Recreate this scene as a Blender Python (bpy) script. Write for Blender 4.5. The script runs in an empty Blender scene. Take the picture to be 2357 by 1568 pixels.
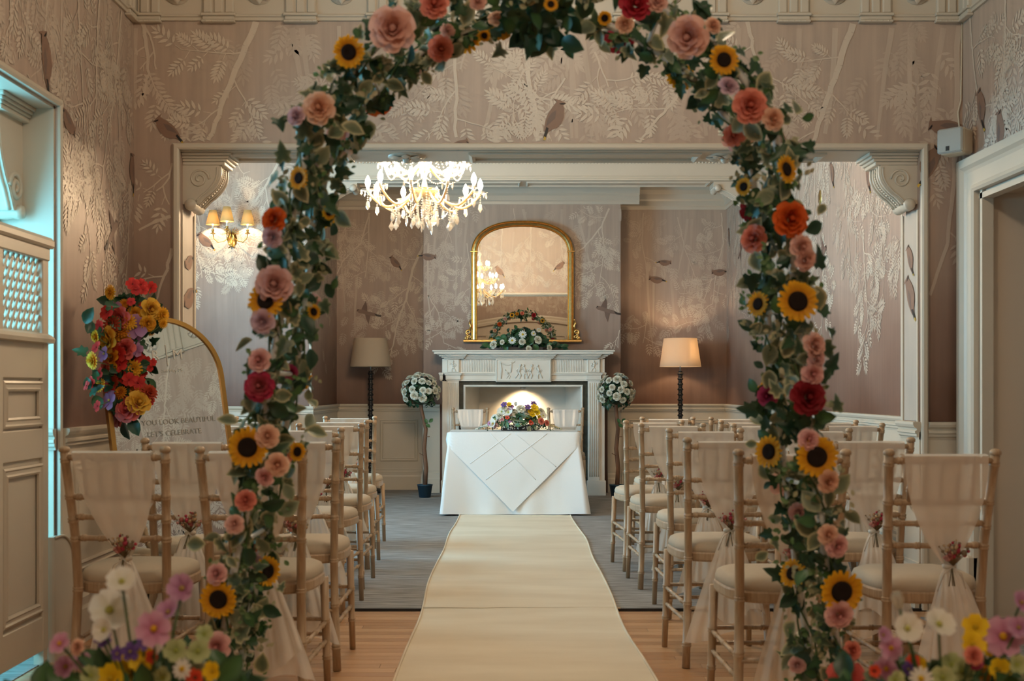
import bpy, math, random
from math import sin, cos, pi, radians, sqrt
from mathutils import Matrix, Vector, Euler
import mathutils

SC = bpy.context.scene
COL = SC.collection
# ---------------------------------------------------------------- camera
F_PX, CAM_H = 2700.0, 1.12
VPX, VPY = 1167.0, 895.0
cd = bpy.data.cameras.new('camera')
cd.sensor_width = 36.0
cd.lens = F_PX / 2357.0 * 36.0
cd.shift_x = (1178.5 - VPX) / 2357.0
cd.shift_y = (VPY - 784.0) / 2357.0
cd.clip_start = 0.05
cd.dof.use_dof = True
cd.dof.focus_distance = 9.6
cd.dof.aperture_fstop = 5.0
cam = bpy.data.objects.new('camera', cd)
cam.location = (0, 0, CAM_H)
cam.rotation_euler = (radians(90), 0, 0)
COL.objects.link(cam)
SC.camera = cam
# ---------------------------------------------------------------- view, world, daylight
SC.view_settings.view_transform = 'Standard'
SC.view_settings.look = 'None'
SC.view_settings.exposure = 0.0
SC.view_settings.gamma = 1.0
SC.view_settings.use_curve_mapping = False
w = bpy.data.worlds.new('world'); SC.world = w
w.use_nodes = True
w.node_tree.nodes['Background'].inputs[0].default_value = (0.45, 0.75, 1.0, 1)
w.node_tree.nodes['Background'].inputs[1].default_value = 0.5
SC.cycles.max_bounces = 8
SC.cycles.transparent_max_bounces = 24
SC.cycles.caustics_reflective = False
SC.cycles.caustics_refractive = False
SC.cycles.sample_clamp_indirect = 4.0

def area(name, loc, rot, sx, sy, watts, colr, spread=180):
    l = bpy.data.lights.new(name, 'AREA'); l.shape = 'RECTANGLE'
    l.size = sx; l.size_y = sy; l.energy = watts; l.color = colr
    l.spread = radians(spread)
    o = bpy.data.objects.new(name, l); o.location = loc; o.rotation_euler = rot
    COL.objects.link(o); return o
DAY = (0.22, 0.72, 1.0)
# daylight outside the bay window and outside the window of the far room
area('window_bay_offscreen', (-2.95, 3.6, 1.45), (0, radians(-90), 0), 1.9, 2.2, 215, DAY)
area('window_far_room_offscreen', (-3.85, 8.4, 1.6), (0, radians(-90), 0), 2.3, 2.1, 430, (0.38, 0.74, 1.0))
# the near room's own warm ceiling lamps, above and behind the frame
WARM = (1.0, 0.80, 0.58)
for nm_, y_, wt_ in (('ceiling_lamp_front_offscreen', 3.9, 54), ('ceiling_lamp_behind_offscreen', -.6, 85)):
    l_ = bpy.data.lights.new(nm_, 'POINT'); l_.energy = wt_; l_.color = WARM; l_.shadow_soft_size = .15
    o_ = bpy.data.objects.new(nm_, l_); o_.location = (.2, y_, 3.35); COL.objects.link(o_)

# ---------------------------------------------------------------- mesh builder
class MB:
    def __init__(s):
        s.v = []; s.f = []; s.c = []; s.m = []; s.s = []
        s.col = None
    def add(s, vs, fs, col=None, mat=0, smooth=False, M=None):
        n = len(s.v)
        if M is not None: vs = [M @ Vector(p) for p in vs]
        s.v += [tuple(p) for p in vs]
        c = col if col is not None else s.col
        if isinstance(c, list): s.c += c
        else: s.c += [c] * len(vs)
        for f in fs:
            s.f.append(tuple(i + n for i in f)); s.m.append(mat); s.s.append(smooth)
        return s
    def box(s, x0, x1, y0, y1, z0, z1, **k):
        v = [(x0,y0,z0),(x1,y0,z0),(x1,y1,z0),(x0,y1,z0),(x0,y0,z1),(x1,y0,z1),(x1,y1,z1),(x0,y1,z1)]
        return s.add(v, [(0,3,2,1),(4,5,6,7),(0,1,5,4),(1,2,6,5),(2,3,7,6),(3,0,4,7)], **k)
    def bbox(s, x0, x1, y0, y1, z0, z1, b=0.004, **k):
        # chamfered box
        if x0 > x1: x0, x1 = x1, x0
        b = min(b, (x1-x0)*.45, (y1-y0)*.45, (z1-z0)*.45)
        vs = []
        idx = {}
        X = (x0, x1); Y = (y0, y1); Z = (z0, z1)
        for i in (0,1):
            for j in (0,1):
                for k2 in (0,1):
                    sx = b if i == 0 else -b; sy = b if j == 0 else -b; sz = b if k2 == 0 else -b
                    idx[(i,j,k2,0)] = len(vs); vs.append((X[i], Y[j]+sy, Z[k2]+sz))
                    idx[(i,j,k2,1)] = len(vs); vs.append((X[i]+sx, Y[j], Z[k2]+sz))
                    idx[(i,j,k2,2)] = len(vs); vs.append((X[i]+sx, Y[j]+sy, Z[k2]))
        fs = []
        for i in (0,1):
            q = [idx[(i,0,0,0)], idx[(i,1,0,0)], idx[(i,1,1,0)], idx[(i,0,1,0)]]; fs.append(q if i else q[::-1])
            q = [idx[(0,i,0,1)], idx[(0,i,1,1)], idx[(1,i,1,1)], idx[(1,i,0,1)]]; fs.append(q if i else q[::-1])
            q = [idx[(0,0,i,2)], idx[(1,0,i,2)], idx[(1,1,i,2)], idx[(0,1,i,2)]]; fs.append(q if i else q[::-1])
        for i in (0,1):
            for j in (0,1):
                fs.append([idx[(i,j,0,0)], idx[(i,j,1,0)], idx[(i,j,1,1)], idx[(i,j,0,1)]])
                fs.append([idx[(i,0,j,0)], idx[(i,1,j,0)], idx[(i,1,j,2)], idx[(i,0,j,2)]])
                fs.append([idx[(0,i,j,1)], idx[(1,i,j,1)], idx[(1,i,j,2)], idx[(0,i,j,2)]])
                for k2 in (0,1):
                    fs.append([idx[(i,j,k2,0)], idx[(i,j,k2,1)], idx[(i,j,k2,2)]])
        return s.add(vs, [tuple(f) for f in fs if f], **k)
    def prism(s, poly, a0, a1, f, **k):
        # poly: 2-D outline, f(p, q, a) -> 3-D point
        n = len(poly)
        v = [f(p, q, a0) for p, q in poly] + [f(p, q, a1) for p, q in poly]
        fs = [tuple(range(n))[::-1], tuple(range(n, 2*n))]
        fs += [(i, (i+1) % n, n + (i+1) % n, n + i) for i in range(n)]
        return s.add(v, fs, **k)
    def tube(s, pts, r, n=8, closed=False, caps=True, smooth=True, **k):
        pts = [Vector(p) for p in pts]; m = len(pts)
        rr = r if isinstance(r, (list, tuple)) else [r] * m
        vs = []; up = None
        for i, p in enumerate(pts):
            if closed: t = (pts[(i+1) % m] - pts[i-1])
            else: t = (pts[min(i+1, m-1)] - pts[max(i-1, 0)])
            if t.length < 1e-9: t = Vector((0,0,1))
            t.normalize()
            if up is None:
                a = Vector((0,0,1)) if abs(t.z) < .9 else Vector((1,0,0))
                up = (a - t * a.dot(t)).normalized()
            else:
                up = (up - t * up.dot(t))
                up = up.normalized() if up.length > 1e-6 else Vector((1,0,0))
            b = t.cross(up)
            for j in range(n):
                a = 2*pi*j/n
                vs.append(p + (up*cos(a) + b*sin(a)) * rr[i])
        fs = []
        for i in range(m if closed else m-1):
            i2 = (i+1) % m
            for j in range(n):
                j2 = (j+1) % n
                fs.append((i*n+j, i*n+j2, i2*n+j2, i2*n+j))
        if caps and not closed:
            fs.append(tuple(range(n))[::-1]); fs.append(tuple((m-1)*n + j for j in range(n)))
        return s.add(vs, fs, smooth=smooth, **k)
    def lathe(s, prof, n=16, M=None, smooth=True, caps=True, **k):
        vs = []
        for r, z in prof:
            for j in range(n):
                a = 2*pi*j/n; vs.append((r*cos(a), r*sin(a), z))
        fs = []
        for i in range(len(prof)-1):
            for j in range(n):
                j2 = (j+1) % n
                fs.append((i*n+j, i*n+j2, (i+1)*n+j2, (i+1)*n+j))
        if caps:
            if prof[0][0] > 1e-6: fs.append(tuple(range(n))[::-1])
            if prof[-1][0] > 1e-6: fs.append(tuple((len(prof)-1)*n + j for j in range(n)))
        return s.add(vs, fs, smooth=smooth, M=M, **k)
    def grid(s, fn, nu, nv, smooth=True, closeu=False, **k):
        vs = []; cs = []
        colfn = k.pop('colfn', None)
        for j in range(nv+1):
            for i in range(nu+1):
                vs.append(fn(i/nu, j/nv))
                if colfn: cs.append(colfn(i/nu, j/nv))
        fs = []
        w_ = nu+1
        for j in range(nv):
            for i in range(nu):
                fs.append((j*w_+i, j*w_+i+1, (j+1)*w_+i+1, (j+1)*w_+i))
        if colfn: k['col'] = cs
        return s.add(vs, fs, smooth=smooth, **k)
    def ball(s, c, r, n=8, m=6, **k):
        prof = [(max(1e-5, r*sin(pi*i/m)), -r*cos(pi*i/m)) for i in range(m+1)]
        return s.lathe(prof, n, M=Matrix.Translation(c), caps=False, **k)
    def frame(s, loop, prof, f, closed=True, **k):
        # sweep a profile (offset outward, height) round a 2-D loop with mitres; f(u, v, h)
        n = len(loop); vs = []; m = len(prof)
        for i in range(n):
            p = Vector(loop[i])
            a = Vector(loop[i-1]) if (closed or i > 0) else None
            b = Vector(loop[(i+1) % n]) if (closed or i < n-1) else None
            d1 = (p - a).normalized() if a is not None else None
            d2 = (b - p).normalized() if b is not None else None
            if d1 is None: d1 = d2
            if d2 is None: d2 = d1
            n1 = Vector((d1.y, -d1.x)); n2 = Vector((d2.y, -d2.x))
            mm = n1 + n2
            mm = mm / max(1e-6, mm.dot(n1)) if mm.length > 1e-6 else n1
            for o, h in prof:
                q = p + mm * o
                vs.append(f(q.x, q.y, h))
        fs = []
        for i in range(n if closed else n-1):
            i2 = (i+1) % n
            for j in range(m-1):
                fs.append((i*m+j, i2*m+j, i2*m+j+1, i*m+j+1))
        return s.add(vs, fs, **k)
    def shift(s, M):
        s.v = [tuple(M @ Vector(p)) for p in s.v]; return s
    def join(s, o, M=None, col=None):
        n = len(s.v)
        s.v += [tuple(M @ Vector(p)) if M is not None else p for p in o.v]
        s.c += [col]*len(o.v) if col is not None else o.c
        s.f += [tuple(i+n for i in f) for f in o.f]; s.m += o.m; s.s += o.s
        return s

def mesh(name, mb, mats):
    me = bpy.data.meshes.new(name)
    me.from_pydata(mb.v, [], mb.f)
    if not isinstance(mats, (list, tuple)): mats = [mats]
    for m in mats: me.materials.append(m)
    me.polygons.foreach_set('material_index', mb.m)
    me.polygons.foreach_set('use_smooth', mb.s)
    if any(c is not None for c in mb.c):
        at = me.attributes.new('Col', 'FLOAT_COLOR', 'POINT')
        fl = []
        for c in mb.c:
            c = c or (.5, .5, .5)
            fl += [c[0], c[1], c[2], 1.0]
        at.data.foreach_set('color', fl)
    me.update()
    return me
WM = {}
def tag(o, label=None, cat=None, group=None, kind=None):
    if label: o['label'] = label
    if cat: o['category'] = cat
    if group: o['group'] = group
    if kind: o['kind'] = kind
    return o
def thing(name, label, cat, loc=(0,0,0), rotz=0, group=None, M=None):
    o = bpy.data.objects.new(name, None); COL.objects.link(o)
    o.empty_display_size = .05
    if M is None: M = Matrix.Translation(loc) @ Matrix.Rotation(rotz, 4, 'Z')
    o.matrix_world = M; WM[o.name] = M.copy()
    tag(o, label, cat, group)
    return o
def obj(name, me, parent=None, M=None, label=None):
    o = bpy.data.objects.new(name, me); COL.objects.link(o)
    if parent is not None: o.parent = parent
    if M is not None: o.matrix_basis = M
    WM[o.name] = (WM.get(parent.name, Matrix()) if parent is not None else Matrix()) @ (M if M is not None else Matrix())
    if label: o['label'] = label
    return o
def part(par, name, mb, mats, world=False, label=None, M=None, kind=None):
    if world: mb.shift(WM[par.name].inverted())
    o = obj(name, mesh(name, mb, mats), par, M, label)
    if kind: o['kind'] = kind
    return o
def struct(name, mb, mats, label=None):
    o = obj(name, mesh(name, mb, mats))
    o['kind'] = 'structure'
    if label: o['label'] = label
    return o
def single(name, mb, mats, label, cat, group=None, loc=None):
    # one-mesh thing whose origin sits at loc
    M = Matrix.Translation(loc) if loc is not None else Matrix()
    if loc is not None: mb.shift(M.inverted())
    return tag(obj(name, mesh(name, mb, mats), None, M), label, cat, group)
def copy_tree(o, M, parent=None):
    c = o.copy(); COL.objects.link(c); c.parent = parent
    if M is not None: c.matrix_basis = M
    WM[c.name] = c.matrix_basis.copy()
    for ch in [x for x in o.children]:
        copy_tree(ch, None, c)
    return c
def face_to(pos, d, roll=0.0, s=1.0):
    # local +Z looks along d
    q = Vector(d).normalized().to_track_quat('Z', 'Y')
    return Matrix.Translation(pos) @ q.to_matrix().to_4x4() @ Matrix.Rotation(roll, 4, 'Z') @ Matrix.Scale(s, 4)
def px(x, y, d):
    return Vector(((x - VPX) / F_PX * d, d, CAM_H + (VPY - y) / F_PX * d))
def lin(c):
    return tuple(((u/12.92) if u <= .04045 else ((u+.055)/1.055)**2.4) for u in [k/255.0 for k in c])

# ---------------------------------------------------------------- materials
def nt(name):
    m = bpy.data.materials.new(name); m.use_nodes = True
    t = m.node_tree
    return m, t, t.nodes['Principled BSDF']
def N(t, typ, **k):
    n = t.nodes.new(typ)
    for a, b in k.items(): setattr(n, a, b)
    return n
def setin(n, **k):
    for a, b in k.items(): n.inputs[a.replace('_', ' ')].default_value = b
def plain(name, col, rough=.5, metal=0.0, noise=0.0, scale=8.0, stretch=(1,1,1), bump=0.0, spec=.5, col2=None):
    m, t, b = nt(name)
    b.inputs['Roughness'].default_value = rough; b.inputs['Metallic'].default_value = metal
    b.inputs['Specular IOR Level'].default_value = spec
    if noise or bump or col2:
        g = N(t, 'ShaderNodeNewGeometry'); mp = N(t, 'ShaderNodeMapping'); mp.inputs['Scale'].default_value = stretch
        nz = N(t, 'ShaderNodeTexNoise'); nz.inputs['Scale'].default_value = scale; nz.inputs['Detail'].default_value = 5
        t.links.new(g.outputs['Position'], mp.inputs['Vector']); t.links.new(mp.outputs[0], nz.inputs['Vector'])
        cr = N(t, 'ShaderNodeValToRGB')
        c2 = col2 or tuple(c*(1-noise) for c in col)
        cr.color_ramp.elements[0].position = .3; cr.color_ramp.elements[1].position = .7
        cr.color_ramp.elements[0].color = (*c2, 1); cr.color_ramp.elements[1].color = (*col, 1)
        t.links.new(nz.outputs['Fac'], cr.inputs[0]); t.links.new(cr.outputs[0], b.inputs['Base Color'])
        if bump:
            bp = N(t, 'ShaderNodeBump'); bp.inputs['Strength'].default_value = bump; bp.inputs['Distance'].default_value = .01
            t.links.new(nz.outputs['Fac'], bp.inputs['Height']); t.links.new(bp.outputs[0], b.inputs['Normal'])
    else:
        b.inputs['Base Color'].default_value = (*col, 1)
    return m
def vcol(name, rough=.6, transl=0.0, spec=.3):
    m, t, b = nt(name)
    a = N(t, 'ShaderNodeAttribute', attribute_name='Col')
    t.links.new(a.outputs['Color'], b.inputs['Base Color'])
    b.inputs['Roughness'].default_value = rough; b.inputs['Specular IOR Level'].default_value = spec
    if transl:
        tr = N(t, 'ShaderNodeBsdfTranslucent'); mx = N(t, 'ShaderNodeMixShader'); mx.inputs[0].default_value = transl
        t.links.new(a.outputs['Color'], tr.inputs['Color'])
        t.links.new(b.outputs[0], mx.inputs[1]); t.links.new(tr.outputs[0], mx.inputs[2])
        t.links.new(mx.outputs[0], t.nodes['Material Output'].inputs['Surface'])
    return m
def emit(name, col, st):
    m, t, b = nt(name)
    b.inputs['Base Color'].default_value = (*col, 1)
    b.inputs['Emission Color'].default_value = (*col, 1); b.inputs['Emission Strength'].default_value = st
    return m

def wallpaper_mat(name, printed):
    # painted silk paper: taupe at the top deepening to brown mauve above the rail, vertical silk streaks
    m, t, b = nt(name)
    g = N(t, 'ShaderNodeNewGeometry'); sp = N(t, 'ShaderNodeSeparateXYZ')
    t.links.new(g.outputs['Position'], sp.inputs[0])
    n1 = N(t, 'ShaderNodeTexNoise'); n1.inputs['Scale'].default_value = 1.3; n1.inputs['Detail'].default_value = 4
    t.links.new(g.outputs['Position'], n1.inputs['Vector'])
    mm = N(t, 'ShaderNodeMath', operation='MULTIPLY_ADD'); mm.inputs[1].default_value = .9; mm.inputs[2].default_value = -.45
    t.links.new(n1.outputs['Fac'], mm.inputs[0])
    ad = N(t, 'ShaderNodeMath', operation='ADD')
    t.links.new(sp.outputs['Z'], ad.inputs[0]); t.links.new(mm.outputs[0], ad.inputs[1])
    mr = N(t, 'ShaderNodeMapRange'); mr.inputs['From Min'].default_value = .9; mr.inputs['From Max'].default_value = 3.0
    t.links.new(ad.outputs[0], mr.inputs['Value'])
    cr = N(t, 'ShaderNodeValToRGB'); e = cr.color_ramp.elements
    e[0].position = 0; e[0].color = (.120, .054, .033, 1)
    e[1].position = 1; e[1].color = (.455, .355, .285, 1)  # red raised to keep chandelier warmth on the paper after dimming the bulbs
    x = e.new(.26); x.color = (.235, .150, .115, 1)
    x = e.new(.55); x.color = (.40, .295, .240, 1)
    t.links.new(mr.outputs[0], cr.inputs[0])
    mp = N(t, 'ShaderNodeMapping'); mp.inputs['Scale'].default_value = (26, 26, 1.6)
    n2 = N(t, 'ShaderNodeTexNoise'); n2.inputs['Scale'].default_value = 1.0; n2.inputs['Detail'].default_value = 5
    t.links.new(g.outputs['Position'], mp.inputs['Vector']); t.links.new(mp.outputs[0], n2.inputs['Vector'])
    m2 = N(t, 'ShaderNodeMath', operation='MULTIPLY_ADD'); m2.inputs[1].default_value = .42; m2.inputs[2].default_value = .79
    t.links.new(n2.outputs['Fac'], m2.inputs[0])
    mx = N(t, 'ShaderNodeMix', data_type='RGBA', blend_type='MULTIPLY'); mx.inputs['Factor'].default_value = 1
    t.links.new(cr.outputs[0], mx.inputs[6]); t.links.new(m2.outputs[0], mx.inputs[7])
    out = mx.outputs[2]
    if printed:
        a = N(t, 'ShaderNodeAttribute', attribute_name='Col')
        m3 = N(t, 'ShaderNodeMix', data_type='RGBA'); m3.inputs[7].default_value = (.80, .70, .57, 1)
        t.links.new(a.outputs['Fac'], m3.inputs['Factor']); t.links.new(out, m3.inputs[6]); out = m3.outputs[2]
    t.links.new(out, b.inputs['Base Color'])
    b.inputs['Roughness'].default_value = .48; b.inputs['Specular IOR Level'].default_value = .45
    return m
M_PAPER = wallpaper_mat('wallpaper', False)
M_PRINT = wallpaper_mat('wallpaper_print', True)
M_BIRD = vcol('bird_print', .5)
M_PAINT = plain('cream_paint', (.58, .51, .415), .38, noise=.05, scale=3)
M_FRIEZE = M_PAINT
M_CEIL = plain('ceiling_paint', (.66, .62, .54), .7)
M_TAUPE = plain('taupe_paint', (.58, .48, .38), .5, noise=.08, scale=2)  # base lightened so the passage looks lit; no lamp is placed in there
M_GOLD = plain('gilt', (.86, .55, .20), .30, 1.0, noise=.25, scale=30)
M_BRONZE = plain('brushed_gold', (.42, .24, .07), .38, 1.0)
M_BRASS = plain('aged_brass', (.55, .34, .10), .3, 1.0)
M_BLACKM = plain('black_metal', (.012, .011, .011), .5)
M_EBONY = plain('ebony_wood', (.010, .009, .009), .32)
M_MARBLE = plain('white_marble', (.80, .75, .67), .35, noise=.3, scale=2.5, stretch=(1,1,2.4), col2=(.72, .65, .56))
M_GREENM = plain('green_marble', (.045, .055, .042), .3, scale=22, col2=(.012, .016, .012))
M_CLOTH = plain('white_linen', (.78, .78, .77), .75, bump=.05, scale=60)
M_CLOTH2 = plain('white_linen_overlay', (.78, .78, .77), .7, bump=.05, scale=60)
M_POT = plain('blue_plastic', (.02, .055, .085), .45)
M_BARK = plain('bark', (.20, .10, .055), .85, noise=.5, scale=25, stretch=(1,1,.25), bump=.4)
M_WHITEPL = plain('white_plastic', (.62, .53, .40), .5)
M_GREYPL = plain('grey_grille', (.36, .37, .35), .6)
M_DARK = plain('black_plastic', (.02, .018, .015), .7)
M_LETTER = plain('white_vinyl', (.78, .74, .66), .6)
M_LETTER2 = plain('frosted_vinyl', (.40, .37, .32), .6)
M_SILVER = plain('steel', (.5, .5, .5), .3, 1.0)
M_PETAL = vcol('petals', .6, .25)
M_LEAF = vcol('leaves', .42, .10, .45)
M_STEM = plain('green_stem', (.06, .12, .035), .6)
M_WHITETUBE = plain('white_enamel', (.72, .74, .74), .35, noise=.12, scale=60, stretch=(1,1,2))

def wood_mat(name, c1, c2, stretch, rough=.45, scale=9, bump=.03):
    return plain(name, c1, rough, scale=scale, stretch=stretch, col2=c2, bump=bump)
M_LIME = wood_mat('limewashed_wood', (.48, .34, .215), (.36, .235, .14), (14, 14, 1.3))  # wood tone darkened to carry the dimness of the front rows
M_LIME2 = M_LIME
M_CUSH = plain('ivory_cushion', (.48, .39, .29), .85, noise=.04, scale=40)
M_FLOOR = wood_mat('oak_floor', (.52, .29, .145), (.40, .21, .095), (.8, 16, 4), .33)
M_FLOOR2 = wood_mat('oak_floor_dark', (.46, .245, .115), (.35, .175, .078), (.8, 16, 4), .33)
M_FLOOR3 = wood_mat('oak_floor_pale', (.58, .345, .185), (.47, .26, .125), (.8, 16, 4), .33)
M_CARPET = plain('grey_carpet', (.36, .345, .33), .95, scale=1, stretch=(4.5, 48, 1), col2=(.135, .122, .115), bump=.2, spec=.1)
M_RUNNER = plain('cream_runner', (.74, .64, .50), .95, scale=1.7, stretch=(.7, 2.2, 1), col2=(.63, .52, .385), bump=.03, spec=.1)
def glassy(name, col, tr, gl, rough=.05):
    m, t, b = nt(name)
    b.inputs['Base Color'].default_value = (*col, 1); b.inputs['Roughness'].default_value = .25
    tb = N(t, 'ShaderNodeBsdfTransparent'); gb = N(t, 'ShaderNodeBsdfGlossy'); gb.inputs['Roughness'].default_value = rough
    tb.inputs[0].default_value = (*[min(1, c*1.05) for c in col], 1)
    m1 = N(t, 'ShaderNodeMixShader'); m1.inputs[0].default_value = gl
    m2 = N(t, 'ShaderNodeMixShader'); m2.inputs[0].default_value = tr
    t.links.new(b.outputs[0], m1.inputs[1]); t.links.new(gb.outputs[0], m1.inputs[2])
    t.links.new(m1.outputs[0], m2.inputs[1]); t.links.new(tb.outputs[0], m2.inputs[2])
    t.links.new(m2.outputs[0], t.nodes['Material Output'].inputs['Surface'])
    return m
M_CRYSTAL = glassy('crystal', (.95, .92, .86), .50, .55)
M_GLASSARM = glassy('amber_glass', (.90, .68, .34), .25, .35)
M_PANE = glassy('window_glass', (.9, .95, .97), .92, .9)
M_TULLE = glassy('tulle', (.92, .86, .79), .38, .0)
def mirror_mat():
    m, t, b = nt('mirror_glass')
    b.inputs['Base Color'].default_value = (.80, .80, .76, 1); b.inputs['Metallic'].default_value = 1; b.inputs['Roughness'].default_value = .0
    return m
M_MIRROR = mirror_mat()
def shade_mat(name, col, tr):
    m, t, b = nt(name)
    b.inputs['Base Color'].default_value = (*col, 1); b.inputs['Roughness'].default_value = .8
    tl = N(t, 'ShaderNodeBsdfTranslucent'); tl.inputs[0].default_value = (*col, 1)
    mx = N(t, 'ShaderNodeMixShader'); mx.inputs[0].default_value = tr
    t.links.new(b.outputs[0], mx.inputs[1]); t.links.new(tl.outputs[0], mx.inputs[2])
    t.links.new(mx.outputs[0], t.nodes['Material Output'].inputs['Surface'])
    return m
M_SHADE = shade_mat('linen_shade', (.74, .62, .48), .45)
M_SHADE_Y = shade_mat('parchment_shade', (.90, .70, .34), .5)
M_BULB = emit('bulb_glow', (1.0, .72, .44), 500)
# ================================================================ ROOM SHELL
XL, XR = -1.893, 2.31           # near room side walls
YO, YO2 = 5.95, 6.23            # wall with the wide opening
OX0, OX1, OZ = -1.66, 2.10, 2.332
ZC, ZC2 = 3.62, 3.50
YN = -2.5                       # wall behind the camera
XI, XR2 = -3.6, 2.43            # far room
YB, YC, YL = 12.98, 12.60, 11.25
CX0, CX1 = -0.897, 1.22         # chimney breast
XN = -1.884                     # left side of the niche
BAY0, BAY1, BAYZ, BAYX = 2.4, 4.94, 2.31, -2.75
DR0, DR1, DRZ = 4.55, 5.73, 2.086
T = .25

# ---- floors
fb = MB()
fb.box(XL, XR, YN, 4.0, -.10, 0)
fb.box(XL, XR, 4.0, YO, -.10, -.012)
fl = struct('floor', fb, [M_FLOOR])
rnd = random.Random(5)
pm = {}
y = 4.0; PW = .0702
row = 0
while y < YO - .02:
    x = XL - rnd.uniform(0, .9)
    y1 = min(y + PW, YO)
    while x < XR:
        L = rnd.choice([.7, .9, 1.1, 1.3])
        a, b_ = max(x, XL), min(x + L, XR)
        x += L
        if b_ - a < .02: continue
        key = (round(b_ - a, 3), row == 99, rnd.randrange(3))
        if key not in pm:
            k = MB(); k.bbox(0.0006, key[0]-.0006, .0006, PW-.0006, -.012, 0.0, b=.0012)
            pm[key] = mesh('plank', k, [(M_FLOOR, M_FLOOR2, M_FLOOR3)[key[2]]])
        if y1 - y > PW * .9:
            obj('plank', pm[key], fl, Matrix.Translation((a, y, 0)))
    y += PW; row += 1
cb = MB(); cb.box(XI, XR2, YO, YB, -.10, .004)
struct('floor_carpet', cb, M_CARPET)
cb = MB(); cb.box(XL-.02, XR, YO-.016, YO+.004, -.02, .0065)
struct('trim_threshold', cb, M_BLACKM)
cb = MB(); cb.box(XR, 3.5, DR0, DR1, -.10, .004); cb.box(2.02, XR, 4.3, DR1, -.01, .005)
struct('floor_doorway', cb, M_CARPET)
cb = MB(); cb.box(BAYX, XL, BAY0, BAY1, -.10, .004)
struct('floor_bay', cb, M_CARPET)

# ---- walls (solid slabs)
def slabs(name, boxes, mat):
    k = MB()
    for bx in boxes: k.box(*bx)
    return struct(name, k, mat)
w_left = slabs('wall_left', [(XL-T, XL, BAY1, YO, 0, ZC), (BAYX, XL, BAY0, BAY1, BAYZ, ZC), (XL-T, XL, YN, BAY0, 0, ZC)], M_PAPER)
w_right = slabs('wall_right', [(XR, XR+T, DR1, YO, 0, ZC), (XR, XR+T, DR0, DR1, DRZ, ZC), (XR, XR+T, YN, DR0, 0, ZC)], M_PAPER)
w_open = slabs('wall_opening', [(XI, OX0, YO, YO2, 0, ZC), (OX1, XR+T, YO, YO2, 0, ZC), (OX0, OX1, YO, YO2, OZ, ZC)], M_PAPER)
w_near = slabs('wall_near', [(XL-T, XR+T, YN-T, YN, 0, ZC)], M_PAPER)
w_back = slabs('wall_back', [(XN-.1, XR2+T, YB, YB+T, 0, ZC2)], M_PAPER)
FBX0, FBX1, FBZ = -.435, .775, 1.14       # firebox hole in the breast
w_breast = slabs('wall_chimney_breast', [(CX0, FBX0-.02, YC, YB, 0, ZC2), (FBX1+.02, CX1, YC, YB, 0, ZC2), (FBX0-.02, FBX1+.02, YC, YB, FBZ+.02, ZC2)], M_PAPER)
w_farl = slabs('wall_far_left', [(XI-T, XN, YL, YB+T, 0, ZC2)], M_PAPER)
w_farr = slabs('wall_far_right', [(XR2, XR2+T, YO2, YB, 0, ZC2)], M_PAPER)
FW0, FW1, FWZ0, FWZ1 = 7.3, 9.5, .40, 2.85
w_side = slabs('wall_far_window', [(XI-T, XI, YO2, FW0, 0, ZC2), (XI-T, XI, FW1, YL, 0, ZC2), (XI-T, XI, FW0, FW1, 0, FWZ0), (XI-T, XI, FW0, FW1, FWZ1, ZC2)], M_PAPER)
slabs('wall_bay', [(BAYX-T, XL-T, BAY1, BAY1+.2, 0, BAYZ+.2), (BAYX-T, XL-T, BAY0-.2, BAY0, 0, BAYZ+.2),
                   (BAYX-T, BAYX, BAY0, BAY1, 0, .55), (BAYX-T, BAYX, BAY0, BAY1, 2.22, BAYZ+.2),
                   (XL-T-.001, XL-.012, BAY1-.012, BAY1, 0, BAYZ), (BAYX, XL-.012, BAY0, BAY1, BAYZ-.012, BAYZ)], M_PAINT)
slabs('wall_passage', [(XR+.012, 3.7, DR1-.012, DR1+.14, 0, DRZ+.1), (XR+T, 3.7, DR0-.14, DR0, 0, DRZ+.1), (3.5, 3.7, DR0, DR1, 0, DRZ+.1), (XR+.012, 3.7, DR0, DR1, DRZ-.012, DRZ+.12)], M_TAUPE)
slabs('ceiling', [(XL-T, XR+T, YN-T, YO, ZC, ZC+.1)], M_CEIL)
slabs('ceiling_far', [(XI-T, XR2+T, YO2, YB+T, ZC2, ZC2+.12)], M_CEIL)

# ---- windows
def window(name, xw, y0, y1, z0, z1, nx, nz):
    k = MB(); s = .05
    for a, b_, c, d in ((y0, y1, z0, z0+s), (y0, y1, z1-s, z1), (y0, y0+s, z0, z1), (y1-s, y1, z0, z1)):
        k.box(xw-.06, xw, a, b_, c, d)
    wdw = struct(name, k, M_PAINT)
    for i in range(1, nx):
        yy = y0 + (y1-y0)*i/nx; q = MB(); q.box(xw-.05, xw-.01, yy-.015, yy+.015, z0, z1); obj('glazing_bar', mesh('glazing_bar', q, M_PAINT), wdw)
    for i in range(1, nz):
        zz = z0 + (z1-z0)*i/nz; q = MB(); q.box(xw-.048, xw-.012, y0, y1, zz-.015, zz+.015); obj('glazing_bar', mesh('glazing_bar', q, M_PAINT), wdw)
    for i in range(nx):
        for j in range(nz):
            a = y0 + (y1-y0)*i/nx; b_ = y0 + (y1-y0)*(i+1)/nx; c = z0 + (z1-z0)*j/nz; d = z0 + (z1-z0)*(j+1)/nz
            q = MB(); q.box(xw-.034, xw-.03, a+.012, b_-.012, c+.012, d-.012); obj('pane', mesh('pane', q, M_PANE), wdw)
window('window_1', BAYX, BAY0, BAY1, .55, 2.22, 4, 3)
window('window_2', XI-.1, FW0, FW1, FWZ0, FWZ1, 4, 4)

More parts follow.
